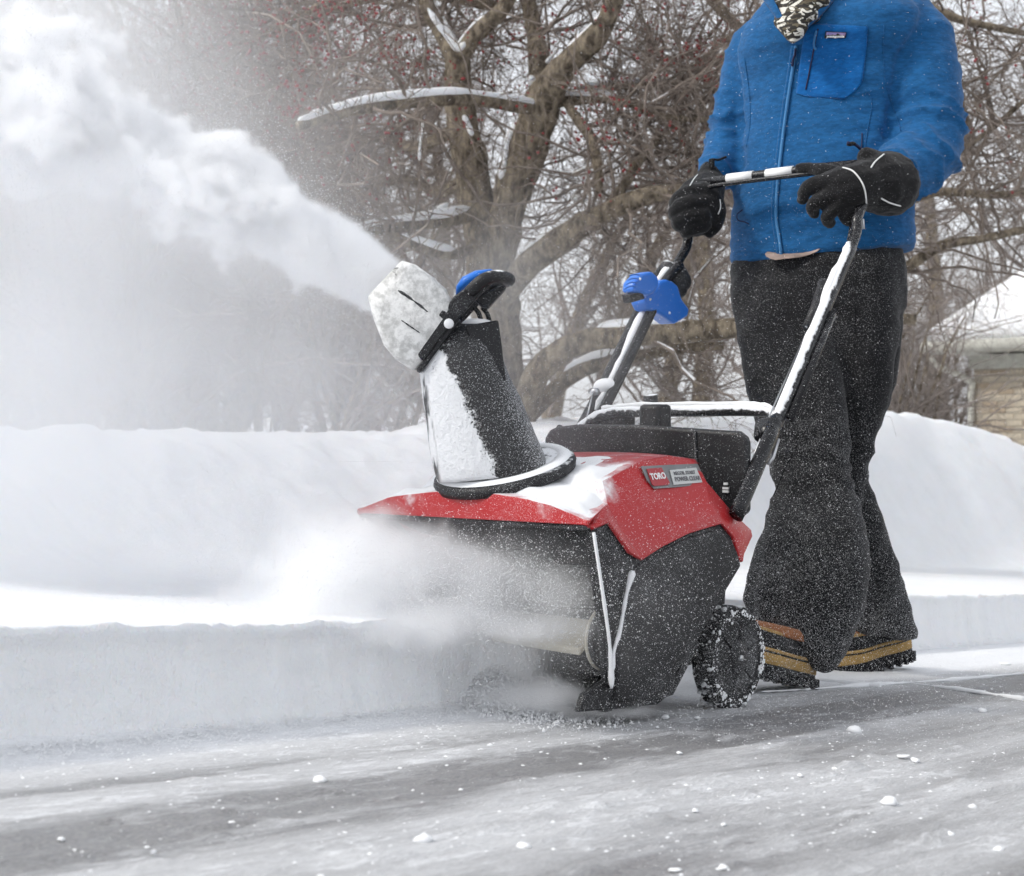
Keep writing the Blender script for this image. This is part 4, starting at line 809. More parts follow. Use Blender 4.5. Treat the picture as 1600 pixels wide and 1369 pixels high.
MB().tube([hp(1026, 668, -.10), hp(1022, 650, -.10)], .024, 8).build('starter_housing', M['blacktop'], SB, bev=.003)
MB().tube([hp(1020, 652, -.10), hp(1016, 617, -.10)], .016, 8).build('starter_grip', M['blacktop'], SB, bev=.003)
MB().box(hp(955, 657, -.2), (.10, .05, .03)).build('handle_bracket', M['blacktop'], SB, bev=.008)
cb = blob3('handle_clamp', [(1194, 668, .23), (1190, 680, .225), (1200, 676, .245), (1208, 664, .245), (1214, 655, .245)], [.020, .017, .022, .019, .014], M['tube'], SB)
MB().tube([hp(1216, 686, .262), hp(1207, 716, .262), hp(1200, 724, .258), hp(1196, 722, .25)], .0042, 8).build('latch_hook', M['steel'], SB)
MB().tube([hp(1262, 516, .225), hp(1200, 655, .232), hp(1144, 800, .25)], .0016, 6).build('control_rod', M['steel'], SB)
MB().tube([hp(1288, 440, .22), hp(1276, 478, .222), hp(1262, 512, .225)], .012, 10).build('control_sleeve', M['black'], SB)
MB().tube(smooth_path([hp(1262, 512, .225), hp(1258, 508, .22), hp(1264, 505, .22), hp(1270, 510, .23)], 4), .002, 6).build('rod_clip', M['steel'], SB)
MB().tube(smooth_path([hp(1333, 384, .25), hp(1352, 396, .26), hp(1366, 412, .26), hp(1358, 425, .26), hp(1340, 424, .255), hp(1334, 408, .25)], 4), .0011, 5).build('loose_wire', M['tube'], SB)
MB().tube([hp(1348, 342, .245), hp(1349, 358, .245)], .0035, 6).build('cable_end', M['steel'], SB)

# ------------------------------------------------------------------ person
PR = empty('person', l2w(.03, .80, -.06), -TH)
tag(PR, 'person in a blue jacket, black snow trousers and black gloves walking behind the snow blower', 'person')
PB = Vector((.03, .80, -.06))                          # local frame of the person = machine frame shifted
def pl(px, py, d): return wl(px, py, d)-PB
def pw(p): return Vector(p)-PB
YC = .80
def oval(px0, px1, py, d, ratio=.62, n=36, tilt=0., p=.9):
    """horizontal ring whose outline spans px0..px1 at height py, axes along the body (local x, y)"""
    c = wl((px0+px1)/2, py, d); hw = (px1-px0)/2/FL*d; a = hw/math.sqrt(cos(TH)**2+(ratio*sin(TH))**2); b = a*ratio; out = []
    for j in range(n):
        ex_, ey_ = ease(j, n, p); x = a*ex_; y = b*ey_; out.append(c+Vector((x, y, tilt*(x*cos(TH)+y*sin(TH))))-PB)
    return out
def caps(mb, pts, n=14, sub=5):                         # chain of spheres joined by a tube
    P = smooth_path([p for p, r in pts], sub); R = list(np.interp(np.linspace(0, len(pts)-1, len(P)), range(len(pts)), [r for p, r in pts])); mb.tube(P, R, n)
    mb.sph(P[0], R[0]*.99, n, 8); mb.sph(P[-1], R[-1]*.99, n, 8)
# body under the clothes: one continuous mesh
mb = MB()
mb.loft([oval(1195, 1370, 430, 3.72, .5), oval(1195, 1370, 330, 3.72, .45), oval(1195, 1375, 230, 3.71, .45), oval(1200, 1385, 130, 3.70, .42), oval(1210, 1390, 70, 3.68, .4), oval(1225, 1370, 15, 3.66, .45), oval(1240, 1330, -30, 3.62, .9), oval(1235, 1320, -75, 3.6, 1)])
mb.sph(pl(1262, -150, 3.56), (.078, .098, .115), 20, 16); mb.sph(pl(1238, -128, 3.47), (.012, .02, .018), 8, 6)
for s in (-1, 1): mb.sph(pl(1262, -145, 3.56)+Vector((s*.078, .01, 0)), (.008, .018, .028), 8, 6)
AL = [(pl(1405, 62, 3.60), .05), (pl(1440, 140, 3.56), .052), (pl(1448, 225, 3.52), .045), (pl(1420, 272, 3.44), .048), (pl(1350, 292, 3.39), .036)]
AR = [(pl(1215, 80, 3.78), .045), (pl(1178, 140, 3.84), .042), (pl(1155, 215, 3.84), .036), (pl(1122, 262, 3.77), .026), (pl(1100, 300, 3.70), .026)]
for A in (AL, AR): caps(mb, A)
LFr = [(pl(1235, 440, 3.70), .065), (pl(1238, 560, 3.62), .06), (pl(1258, 690, 3.51), .045), (pl(1262, 770, 3.48), .04), (pl(1250, 870, 3.42), .04), (pl(1238, 975, 3.38), .032), (pl(1215, 1020, 3.33), .022)]
LBk = [(pl(1330, 440, 3.70), .065), (pl(1326, 560, 3.73), .06), (pl(1306, 700, 3.79), .042), (pl(1308, 770, 3.82), .04), (pl(1335, 870, 3.87), .04), (pl(1355, 980, 3.93), .03), (pl(1350, 1020, 3.94), .022)]
for A in (LFr, LBk): caps(mb, A)
remeshed('body', mb, .014, 4, M['skin'], PR)
# beanie hides nothing in the picture but closes the figure
MB().sph(pl(1264, -178, 3.57), (.088, .108, .10), 20, 12).build('knit_hat', M['navy'], PR)

# ---- jacket
TORSO = [(408, 1170, 1400), (404, 1156, 1411), (392, 1152, 1415), (365, 1152, 1413), (330, 1152, 1410), (280, 1160, 1410), (230, 1168, 1412), (180, 1168, 1420), (120, 1163, 1430), (75, 1162, 1438), (45, 1166, 1440), (20, 1182, 1425), (0, 1198, 1400), (-20, 1212, 1370), (-38, 1222, 1345)]
def jx(z, py): return z
mb = MB(); tl = interp
mb.loft([oval(a, b, py, 3.69-.03*(py < 100), interp(py, [-38, 20, 100, 400], [.8, .66, .60, .64]), tilt=interp(py, [300, 408], [0, .06]), p=.86) for py, a, b in TORSO])
JL = [(pl(1405, 35, 3.60), .085), (pl(1432, 70, 3.58), .093), (pl(1444, 120, 3.56), .091), (pl(1452, 175, 3.54), .085), (pl(1455, 222, 3.51), .080), (pl(1437, 252, 3.49), .078), (pl(1415, 268, 3.455), .073), (pl(1385, 282, 3.42), .062)]
JR = [(pl(1212, 55, 3.76), .078), (pl(1178, 85, 3.80), .070), (pl(1165, 130, 3.82), .067), (pl(1152, 180, 3.83), .062), (pl(1142, 222, 3.82), .060), (pl(1130, 250, 3.79), .055), (pl(1115, 275, 3.75), .046)]
for A in (JL, JR): caps(mb, A, 18)
jlp = [np.array(p[:]) for p, r in JL]; jrp = [np.array(p[:]) for p, r in JR]
def near_chain(co, ch):
    best = np.full(len(co), 9.); tt = np.zeros(len(co)); L0 = 0
    for a, b in zip(ch[:-1], ch[1:]):
        d = b-a; L = np.linalg.norm(d); t_ = np.clip(((co-a)@d)/L**2, 0, 1); q = a+t_[:, None]*d; dist = np.linalg.norm(co-q, axis=1); m = dist < best; best = np.where(m, dist, best); tt = np.where(m, L0+t_*L, tt); L0 += L
    return best, tt, L0
def folds(co, no):
    out = (fnoise(co*np.array([1, 1, 1.7]), 9, 3, 2)-.5)*.016+(fnoise(co*np.array([.7, .7, 2.4]), 26, 2, 3)-.5)*.006
    for ch, r0 in ((jlp, .10), (jrp, .085)):
        d, t_, L = near_chain(co, ch); on = np.clip((r0+.01-d)/.02, 0, 1)
        ang = fnoise(co, 7, 2, 5)*1.6; s = t_/L; amp = .010*np.exp(-((s-.62)/.16)**2)+.006*np.exp(-((s-.93)/.10)**2)+.0035
        rid = 1-np.abs(np.sin((t_*46+ang*5+fnoise(co, 18, 2, 9)*3)*1.0)); out += on*amp*1.25*(rid**2-.4)
        out -= .010*np.exp(-((d-r0*.98)/.012)**2)*(s < .75)
    low = np.exp(-((co[:, 2]+.06-1.02)/.16)**2); out += low*.003*(1-np.abs(np.sin(co[:, 2]*70+fnoise(co, 6, 2, 6)*9)))-.003*low
    hem = co[:, 2]+.06 < .955; out = np.where(hem, out*.6, out)
    return out
remeshed('jacket', mb, .0075, 5, M['jacket'], PR, folds)
jacket = [o for o in PR.children if o.name == 'jacket'][0]
# the jacket's surface, found by casting rays from the camera side, carries zip, pocket, label
from mathutils.bvhtree import BVHTree
def bvh_of(o): return BVHTree.FromPolygons([v.co[:] for v in o.data.vertices], [tuple(p.vertices) for p in o.data.polygons])
JB = bvh_of(jacket); CL = w2l((0, 0, CAMH))-PB
def onj(px, py, off=.002, tree=None):
    d = (pl(px, py, 3.5)-CL).normalized(); h = (tree or JB).ray_cast(CL, d)
    if h[0] is None: return pl(px, py, 3.56)
    return h[0]-d*off
def strip_on(name, pts, w, mat, off, th=.003, parent=None, tree=None):
    P = [onj(a, b, off, tree) for a, b in smooth2(pts)]; mb = MB(); mb.tube(P, [w]*len(P), 8, ry=th) if False else mb.tube(P, w, 8); return mb.build(name, mat, parent or PR)
def smooth2(pts, n=6): return [(p.x, p.y) for p in smooth_path([Vector((a, b, 0)) for a, b in pts], n)]
def patch_on(name, poly, mat, off, parent, n=26, tree=None, thick=.0025):
    xs = [p[0] for p in poly]; ys = [p[1] for p in poly]; mb = MB(); V = []; k = len(poly); idx = {}
    # fill the outline with rows, each row spans the outline
    rows = []
    for i in range(n+1):
        y = min(ys)+(max(ys)-min(ys))*(.001+.998*i/n); X = []
        for a in range(k):
            (x0, y0), (x1, y1) = poly[a], poly[(a+1) % k]
            if (y0-y)*(y1-y) <= 0 and y0 != y1: X.append(x0+(x1-x0)*(y-y0)/(y1-y0))
        lo, hi = min(X), max(X); rows.append([onj(lo+(hi-lo)*j/n, y, off, tree) for j in range(n+1)])
    V = [v for r in rows for v in r]; m = n+1
    o = MB().add(V, [(i*m+j, i*m+j+1, (i+1)*m+j+1, (i+1)*m+j) for i in range(n) for j in range(n)]).build(name, mat, parent); s = o.modifiers.new('s', 'SOLIDIFY'); s.thickness = thick; s.offset = 0
    return o
zp = [(1244, 72), (1240, 100), (1232, 150), (1225, 200), (1219, 250), (1214, 300), (1213, 340), (1218, 375), (1221, 401)]
strip_on('zip_flap', [(x-3, y) for x, y in zp], .0075, M['jacket'], -.002); strip_on('zip', zp, .0042, M['zip'], .0045)
strip_on('zip_puller', [(1243, 76), (1242, 86), (1239, 94), (1238, 104)], .003, M['navy'], .011)
pk = patch_on('chest_pocket', [(1259, 37), (1356, 40), (1354, 75), (1347, 130), (1334, 145), (1318, 155), (1270, 152), (1244, 148), (1250, 95)], M['pocket'], .0035, PR)
strip_on('pocket_zip', [(1278, 45), (1271, 80), (1264, 115), (1259, 140)], .0018, M['navy'], .0065, parent=pk)
strip_on('zip_puller', [(1276, 48), (1273, 60), (1272, 72), (1275, 78)], .0026, M['zip'], .009, parent=pk)
for seam in ([(1381, 40), (1380, 80), (1384, 130), (1398, 175), (1408, 205)], [(1163, 90), (1170, 140), (1172, 190), (1166, 230)], [(1352, 140), (1362, 160), (1356, 200), (1350, 240)], [(1158, 392), (1222, 398), (1300, 392), (1404, 378)]):
    strip_on('seam', seam, .0012, M['jacket'], .001)
strip_on('hand_pocket_zip', [(1347, 208), (1346, 235)], .0016, M['navy'], .003)
lb = patch_on('brand_label', [(1290, 49), (1323, 50), (1321, 60), (1288, 60)], M['blackline'], .0075, PR, 6, thick=.001)
t = NT('label_sky'); g = t.step(t.plane((0, 0, 1), -(onj(1306, 55)).z), -.006, .006); t.l(t.mix(g, (.42, .28, .45, 1), (.30, .26, .58, 1)), t.b.inputs['Base Color']); M['labelsky'] = t.m
patch_on('label_sky', [(1291.5, 50.5), (1321.5, 51.5), (1320.5, 56), (1290.5, 55.2)], M['labelsky'], .0092, lb, 5, thick=.0008)
mt = [onj(x, y, .0108) for x, y in [(1291, 57), (1294, 54), (1297, 56), (1301, 53.8), (1305, 56), (1309, 51.8), (1314, 56), (1318, 55), (1320, 57)]]; MB().add(mt, [tuple(range(len(mt)))]).build('label_mountains', M['blackline'], lb, smooth=False)
a_, b_, c_ = onj(1291.5, 60, .0112), onj(1319, 60, .0112), onj(1292.5, 55, .0112); text_at('patagonia', M['white'], a_, b_, c_, lb, bold=.03, ext=.0005)
# collar: standing flaps with navy lining, gaiter inside
def flap(pts_out, pts_in, name, mat, parent, th=.004):
    V = []; n = len(pts_out)
    for a, b in zip(pts_out, pts_in): V += [a, b]
    o = MB().add(V, [(2*i, 2*i+1, 2*i+3, 2*i+2) for i in range(n-1)]).build(name, mat, parent); s = o.modifiers.new('s', 'SOLIDIFY'); s.thickness = th; o.modifiers.new('b', 'SUBSURF').render_levels = 1; return o
flap([pl(1186, -10, 3.60), pl(1199, 10, 3.555), pl(1213, 27, 3.52), pl(1225, 45, 3.505), pl(1240, 66, 3.50)], [pl(1186, -45, 3.58), pl(1203, -18, 3.54), pl(1216, 8, 3.51), pl(1228, 32, 3.50), pl(1242, 58, 3.495)], 'collar', M['jacket'], PR, .006)
flap([pl(1200, -40, 3.60), pl(1206, 0, 3.575), pl(1216, 30, 3.53), pl(1230, 50, 3.515)], [pl(1225, -40, 3.60), pl(1228, 0, 3.575), pl(1234, 30, 3.54), pl(1240, 52, 3.52)], 'collar_lining', M['navy'], PR)
flap([pl(1245, 62, 3.49), pl(1262, 46, 3.485), pl(1282, 28, 3.49), pl(1302, 8, 3.50), pl(1318, -20, 3.53)], [pl(1243, 52, 3.485), pl(1258, 28, 3.475), pl(1276, 8, 3.48), pl(1294, -14, 3.49), pl(1308, -45, 3.52)], 'collar', M['jacket'], PR, .006)
t = NT('patterned_gaiter_cloth'); t.b.inputs['Roughness'].default_value = .85
n_ = t.noise(26, 2, .5, t.co((1, 1, 1.6)), 1.6); n2_ = t.noise(60, 2, .5, t.co((1, 1, 3)), .8)
b1 = t.mix(t.step(n_, .45, .47), (.66, .64, .58, 1), (.022, .019, .016, 1)); b2 = t.mix(t.step(n2_, .57, .59), b1, (.12, .10, .065, 1)); t.l(b2, t.b.inputs['Base Color']); t.bump(t.noise(20, 3), .5, .006); M['gaiter'] = t.m
mb = MB(); mb.loft([oval(a, b, py, d, .8, 30) for py, a, b, d in [(69, 1236, 1243, 3.487), (62, 1229, 1249, 3.492), (50, 1220, 1258, 3.50), (34, 1213, 1274, 3.515), (15, 1211, 1292, 3.535), (-10, 1212, 1306, 3.55), (-60, 1216, 1320, 3.57), (-110, 1222, 1322, 3.56)]])
remeshed('neck_gaiter', mb, .004, 2, M['gaiter'], PR, lambda co, no: (np.sin(co[:, 2]*150+co[:, 0]*60+fnoise(co, 10, 2, 3)*6))*.0022+(fnoise(co, 30, 2, 1)-.5)*.004)
# shirt tail under the hem
P1 = [onj(x, y, .001) for x, y in [(1193, 398), (1215, 401), (1240, 401), (1262, 397), (1282, 391)]]
flap([p+Vector((0, .006, .012)) for p in P1], [pl(1192, 400, 3.57), pl(1213, 409, 3.565), pl(1221, 403, 3.56), pl(1248, 405, 3.55), pl(1283, 392, 3.53)], 'shirt_hem', M['shirt'], PR, .002)
MB().tube(smooth_path([pl(1160, 328, 3.68), pl(1152, 335, 3.67), pl(1153, 344, 3.67), pl(1164, 347, 3.66), pl(1170, 350, 3.66)], 4), .0015, 6).build('hem_cord', M['navy'], PR)

# ---- trousers
def legloft(rows, ratio=.62, p=.9):
    return [oval(a, b, py, d, ratio, 30, tilt, p) for py, a, b, d, tilt in rows]
mb = MB(); mb.loft([oval(1185, 1380, 362, 3.70, .52), oval(1168, 1392, 380, 3.70, .56), oval(1158, 1396, 398, 3.70, .58), oval(1151, 1401, 416, 3.69, .61), oval(1152, 1402, 450, 3.685, .66), oval(1156, 1400, 490, 3.68, .64)])
mb.loft([oval(a, b, py, 3.655-.0001*(py-430), rt, p=.8) for py, a, b, rt in ((425, 1175, 1388, .5), (500, 1182, 1390, .5), (560, 1192, 1384, .48), (620, 1204, 1376, .46), (670, 1218, 1362, .42), (715, 1228, 1350, .38), (760, 1236, 1342, .34), (800, 1242, 1338, .3), (840, 1250, 1330, .26))]); mb.loft(legloft([(412, 1166, 1300, 3.68, 0), (450, 1152, 1296, 3.65, 0), (520, 1158, 1298, 3.62, 0), (600, 1170, 1310, 3.57, 0), (660, 1185, 1318, 3.53, 0), (700, 1199, 1322, 3.50, 0), (740, 1208, 1326, 3.48, 0), (768, 1215, 1330, 3.47, 0), (790, 1206, 1336, 3.46, 0), (830, 1199, 1344, 3.44, 0), (880, 1182, 1348, 3.43, -.05), (930, 1171, 1342, 3.42, -.15), (965, 1166, 1326, 3.41, -.28), (990, 1170, 1310, 3.40, -.42), (1012, 1184, 1298, 3.40, -.5), (1026, 1205, 1285, 3.40, -.5)]))
mb.loft(legloft([(412, 1266, 1390, 3.69, 0), (450, 1268, 1402, 3.67, 0), (520, 1262, 1400, 3.69, 0), (600, 1262, 1391, 3.72, 0), (650, 1258, 1374, 3.74, 0), (690, 1255, 1361, 3.76, 0), (735, 1252, 1350, 3.76, 0), (770, 1252, 1358, 3.77, 0), (830, 1256, 1379, 3.80, 0), (900, 1264, 1401, 3.85, 0), (950, 1272, 1412, 3.90, -.02), (972, 1278, 1420, 3.91, -.05), (985, 1284, 1425, 3.915, -.09), (990, 1300, 1415, 3.915, -.09)]))
def tfolds(co, no):
    z = co[:, 2]-.06; kn = np.exp(-((z-.45)/.10)**2); cf = np.exp(-((z-.12)/.14)**2)
    o_ = (fnoise(co*np.array([1, 1, .45]), 11, 3, 4)-.5)*.022+(fnoise(co*np.array([1, 1, 1.6]), 20, 2, 8)-.5)*.008
    o_ += kn*.004*(1-2*np.abs(np.sin(z*58+fnoise(co, 6, 2, 3)*8)))+cf*.010*(fnoise(co*np.array([1, 1, .3]), 24, 2, 9)-.5)*2
    return o_
tr = remeshed('trousers', mb, .009, 4, M['trousers'], PR, tfolds); TB = bvh_of(tr)
strip_on('seam', [(1335, 470), (1333, 560), (1325, 650)], .0012, M['trousers'], .001, tree=TB); strip_on('seam', [(1208, 776), (1250, 690), (1300, 692), (1352, 688)], .0014, M['trousers'], .001, tree=TB)

# ---- boots
def boot(origin, yaw, pitch, foot):
    """built along -y (toe at -y), then turned; origin is the heel on the ground"""
    R = Matrix.Rotation(yaw, 4, 'Z')@Matrix.Rotation(pitch, 4, 'X'); O = Vector(origin)
    def X(v): v = Vector(v); v.z *= .84; return O+(R@v)
    def outline(k=1., z=0., L=.31, W=.057, rise=.0):
        out = []
        for j in range(36):
            a = 2*pi*j/36; y = -L/2+.02-cos(a)*L/2*k*-1; u = (y-.02)/-L; wv = W*k*(.82+.30*math.exp(-((u-.68)/.22)**2)-.12*math.exp(-((u-.35)/.16)**2)); x = math.copysign(abs(sin(a))**.75, sin(a))*wv
            out.append(X((x, y, z+rise*max(0, u-.55)**2*4*.2)))
        return out
    b = empty('boot'); b.parent = PR
    MB().loft([outline(.97, 0), outline(1.04, .006), outline(1.04, .030), outline(1.02, .036)]).build('sole', M['bootblack'], b)
    lug = MB()
    for j in range(30):
        a = 2*pi*j/30; y = -.135+cos(a)*.158; lug.box(X((math.copysign(abs(sin(a))**.75, sin(a))*.060, y, .012)), (.012, .012, .022))
    tag(lug.build('sole_lugs', M['bootblack'], b, smooth=False), kind='stuff')
    MB().loft([outline(1.03, .036), outline(1.045, .038, rise=.02), outline(1.04, .060, rise=.05), outline(1.02, .063, rise=.05)]).build('midsole_band', M['tan'], b)
    MB().loft([outline(1.025, .062, rise=.05), outline(1.03, .0655, rise=.05), outline(1.02, .067, rise=.05)]).build('black_line', M['blackline'], b)
    MB().loft([outline(1.02, .067, rise=.05), outline(1.03, .069, rise=.05), outline(1.0, .075, rise=.05)]).build('welt', M['tan'], b)
    MB().loft([outline(.99, .072, rise=.05), outline(.97, .090, rise=.1), outline(.92, .105, rise=.12), outline(.84, .116, rise=.1)]).build('rubber_shell', M['bootblack'], b)
    MB().loft([outline(.86, .110, rise=.12), outline(.87, .117, rise=.12), outline(.82, .121, rise=.1)]).build('shell_trim', M['tan'], b)
    rg = []
    for k_, z, sh in ((.80, .112, 0), (.76, .128, .002), (.62, .140, .012), (.42, .155, .035), (.30, .175, .04))[:3 if foot == 'front' else 4]:
        rg.append([X((math.copysign(abs(sin(2*pi*j/30))**.85, sin(2*pi*j/30))*(.05 if z > .15 else .052*k_/.8), -.135+sh+cos(2*pi*j/30)*.155*k_, z)) for j in range(30)])
    MB().loft(rg).build('leather_upper', M['leather'], b)
    return b
hb = gpt(1410, 1046); boot(Vector(hb)-PB+Vector((0, 0, .026)), radians(-24), radians(6), 'back')
hf = gpt(1252, 1074); boot(Vector(hf)-PB+Vector((0, 0, 0)), radians(-8), radians(-14), 'front')

# ---- gloves
def glove(parts, name, vox=.0034):
    mb = MB()
    for p in parts:
        if p[0] == 's': mb.sph(p[1], p[2], 16, 12)
        else: caps(mb, p[1], 12, 4)
    return remeshed(name, mb, vox, 2, M['glove'], PR, lambda co, no: (fnoise(co, 30, 3, 2)-.5)*.008)
g1 = [('c', [(pl(1388, 288, 3.40), .072), (pl(1370, 286, 3.37), .069), (pl(1352, 289, 3.35), .056), (pl(1334, 293, 3.33), .053), (pl(1315, 297, 3.33), .052), (pl(1302, 298, 3.34), .045)]),
      ('c', [(pl(1375, 258, 3.38), .030), (pl(1354, 246, 3.36), .022)]),
      ('c', [(pl(1310, 275, 3.37), .022), (pl(1288, 268, 3.385), .017), (pl(1268, 263, 3.41), .014), (pl(1250, 263, 3.43), .0115)]),           # index lies along the bar
      ('c', [(pl(1308, 283, 3.31), .021), (pl(1282, 286, 3.32), .018), (pl(1260, 296, 3.34), .016), (pl(1254, 311, 3.38), .014)]),
      ('c', [(pl(1308, 302, 3.305), .020), (pl(1286, 310, 3.315), .017), (pl(1270, 322, 3.335), .0155), (pl(1272, 333, 3.37), .013)]),
      ('c', [(pl(1314, 318, 3.31), .019), (pl(1299, 330, 3.315), .016), (pl(1292, 341, 3.335), .0145), (pl(1298, 349, 3.37), .012)]),
      ('c', [(pl(1328, 315, 3.33), .030), (pl(1325, 330, 3.32), .023), (pl(1325, 341, 3.325), .018), (pl(1330, 345, 3.35), .014)]),
      ('c', [(pl(1322, 280, 3.40), .020), (pl(1298, 285, 3.42), .016), (pl(1280, 292, 3.435), .014)])]
gl = glove(g1, 'glove'); GB = bvh_of(gl)
def piping(pts, nm='reflective_piping', tree=None, r=.0019, mat=None): P = [onj(a, b, .001, tree) for a, b in smooth2(pts)]; MB().tube(P, r, 7).build(nm, mat or M['piping'], PR)
piping([(1317, 262), (1332, 267), (1345, 282), (1352, 300), (1354, 325)], tree=GB); piping([(1361, 262), (1368, 252), (1381, 241)], tree=GB); piping([(1377, 310), (1390, 317), (1407, 322)], tree=GB)
MB().sph(pl(1337, 262, 3.36), (.016, .008, .007), 10, 6).build('cord_lock', M['steel'], PR)
MB().tube(smooth_path([pl(1354, 240, 3.39), pl(1345, 233, 3.38), pl(1336, 226, 3.375), pl(1324, 223, 3.37)], 4), .0035, 8).build('glove_cord', M['navy'], PR); MB().sph(pl(1330, 225, 3.372), (.012, .005, .005), 8, 6).build('cord_pull', M['glove'], PR)
g2 = [('c', [(pl(1110, 272, 3.74), .032), (pl(1107, 286, 3.72), .040), (pl(1100, 302, 3.69), .050), (pl(1092, 318, 3.665), .062), (pl(1088, 332, 3.65), .060)]),
      ('c', [(pl(1098, 300, 3.63), .026), (pl(1078, 302, 3.615), .021), (pl(1060, 311, 3.625), .018), (pl(1055, 318, 3.65), .015)]),
      ('c', [(pl(1094, 318, 3.615), .027), (pl(1072, 320, 3.60), .022), (pl(1056, 329, 3.61), .019), (pl(1055, 338, 3.635), .015)]),
      ('c', [(pl(1094, 336, 3.61), .027), (pl(1074, 339, 3.60), .022), (pl(1060, 346, 3.61), .018), (pl(1062, 354, 3.635), .014)]),
      ('c', [(pl(1096, 350, 3.615), .025), (pl(1082, 356, 3.605), .020), (pl(1072, 362, 3.615), .016), (pl(1074, 367, 3.635), .013)]),
      ('c', [(pl(1112, 312, 3.64), .024), (pl(1122, 330, 3.635), .020), (pl(1118, 350, 3.63), .018), (pl(1108, 362, 3.64), .015)])]
gr = glove(g2, 'glove'); GB2 = bvh_of(gr)
piping([(1125, 312), (1126, 324), (1122, 335)], tree=GB2, r=.0013); piping([(1078, 290), (1084, 280), (1090, 273)], tree=GB2, r=.0013)
MB().box(pl(1112, 255, 3.70), (.014, .008, .022)).build('cord_lock', M['glove'], PR, bev=.002); MB().tube(smooth_path([pl(1112, 268, 3.70), pl(1112, 250, 3.70), pl(1122, 250, 3.70), pl(1135, 245, 3.70)], 4), .0028, 7).build('glove_cord', M['glove'], PR)

# ------------------------------------------------------------------ blown snow: the jet from the chute, drifting powder, flakes in the air
class GN:
    def __init__(s, name): s.t = bpy.data.node_groups.new(name, 'GeometryNodeTree'); s.t.interface.new_socket('Geometry', in_out='OUTPUT', socket_type='NodeSocketGeometry'); s.t.is_modifier = True
    def n(s, t, **k):
        x = s.t.nodes.new(t)
        for a, v in k.items(): setattr(x, a, v)
        return x
    def put(s, i, v):
        if hasattr(v, 'links'): s.t.links.new(v, i)
        else: i.default_value = v
    def m(s, op, a, b=0., c=0.):
        x = s.n('ShaderNodeMath', operation=op); s.put(x.inputs[0], a); s.put(x.inputs[1], b); s.put(x.inputs[2], c); return x.outputs[0]
    def add(s, *a):
        r = a[0]
        for b in a[1:]: r = s.m('ADD', r, b)
        return r
    def mul(s, *a):
        r = a[0]
        for b in a[1:]: r = s.m('MULTIPLY', r, b)
        return r
    def st(s, v, a, b, lo=0., hi=1.):
        x = s.n('ShaderNodeMapRange', interpolation_type='SMOOTHSTEP'); s.put(x.inputs[0], v); s.put(x.inputs[1], a); s.put(x.inputs[2], b); s.put(x.inputs[3], lo); s.put(x.inputs[4], hi); return x.outputs[0]
    def noise(s, vec, scale, det=3, rough=.55, sc=(1, 1, 1), off=(0, 0, 0), dist=0):
        v = s.n('ShaderNodeVectorMath', operation='MULTIPLY_ADD'); s.put(v.inputs[0], vec); v.inputs[1].default_value = sc; v.inputs[2].default_value = off
        x = s.n('ShaderNodeTexNoise'); x.inputs['Scale'].default_value = scale; x.inputs['Detail'].default_value = det; x.inputs['Roughness'].default_value = rough; x.inputs['Distortion'].default_value = dist; s.put(x.inputs[0], v.outputs[0]); return x.outputs[0]
    def gauss(s, P, c, r):                              # soft ellipsoid falloff, 1 in the middle
        v = s.n('ShaderNodeVectorMath', operation='SUBTRACT'); s.put(v.inputs[0], P); v.inputs[1].default_value = c
        d = s.n('ShaderNodeVectorMath', operation='DIVIDE'); s.put(d.inputs[0], v.outputs[0]); d.inputs[1].default_value = r
        l = s.n('ShaderNodeVectorMath', operation='LENGTH'); s.put(l.inputs[0], d.outputs[0]); return l.outputs['Value']
def volume_stuff(name, lo, hi, vox, density, mat, label):
    g = GN(name); P = g.n('GeometryNodeInputPosition').outputs[0]; d = density(g, P); vc = g.n('GeometryNodeVolumeCube'); g.put(vc.inputs['Density'], d); vc.inputs['Background'].default_value = 0
    vc.inputs['Min'].default_value = lo; vc.inputs['Max'].default_value = hi
    for k, ax in enumerate('XYZ'): vc.inputs['Resolution '+ax].default_value = int((hi[k]-lo[k])/vox)
    sm = g.n('GeometryNodeSetMaterial'); g.put(sm.inputs[0], vc.outputs[0]); sm.inputs['Material'].default_value = mat; go = g.n('NodeGroupOutput'); g.put(go.inputs[0], sm.outputs[0])
    me = bpy.data.meshes.new(name); me.materials.append(mat); o = bpy.data.objects.new(name, me); link(o); md = o.modifiers.new('g', 'NODES'); md.node_group = g.t; tag(o, label, None, None, 'stuff'); return o
def vol_mat(name, dens, col=(.985, .988, .995), an=.0):
    m = bpy.data.materials.new(name); m.use_nodes = True; t = m.node_tree; t.nodes.clear(); o = t.nodes.new('ShaderNodeOutputMaterial'); v = t.nodes.new('ShaderNodeVolumePrincipled')
    v.inputs['Color'].default_value = c4(col); v.inputs['Density'].default_value = dens; v.inputs['Anisotropy'].default_value = an; v.inputs['Density Attribute'].default_value = 'density'; t.links.new(v.outputs[0], o.inputs['Volume']); return m
CH0 = at(606, 447, 2.745)
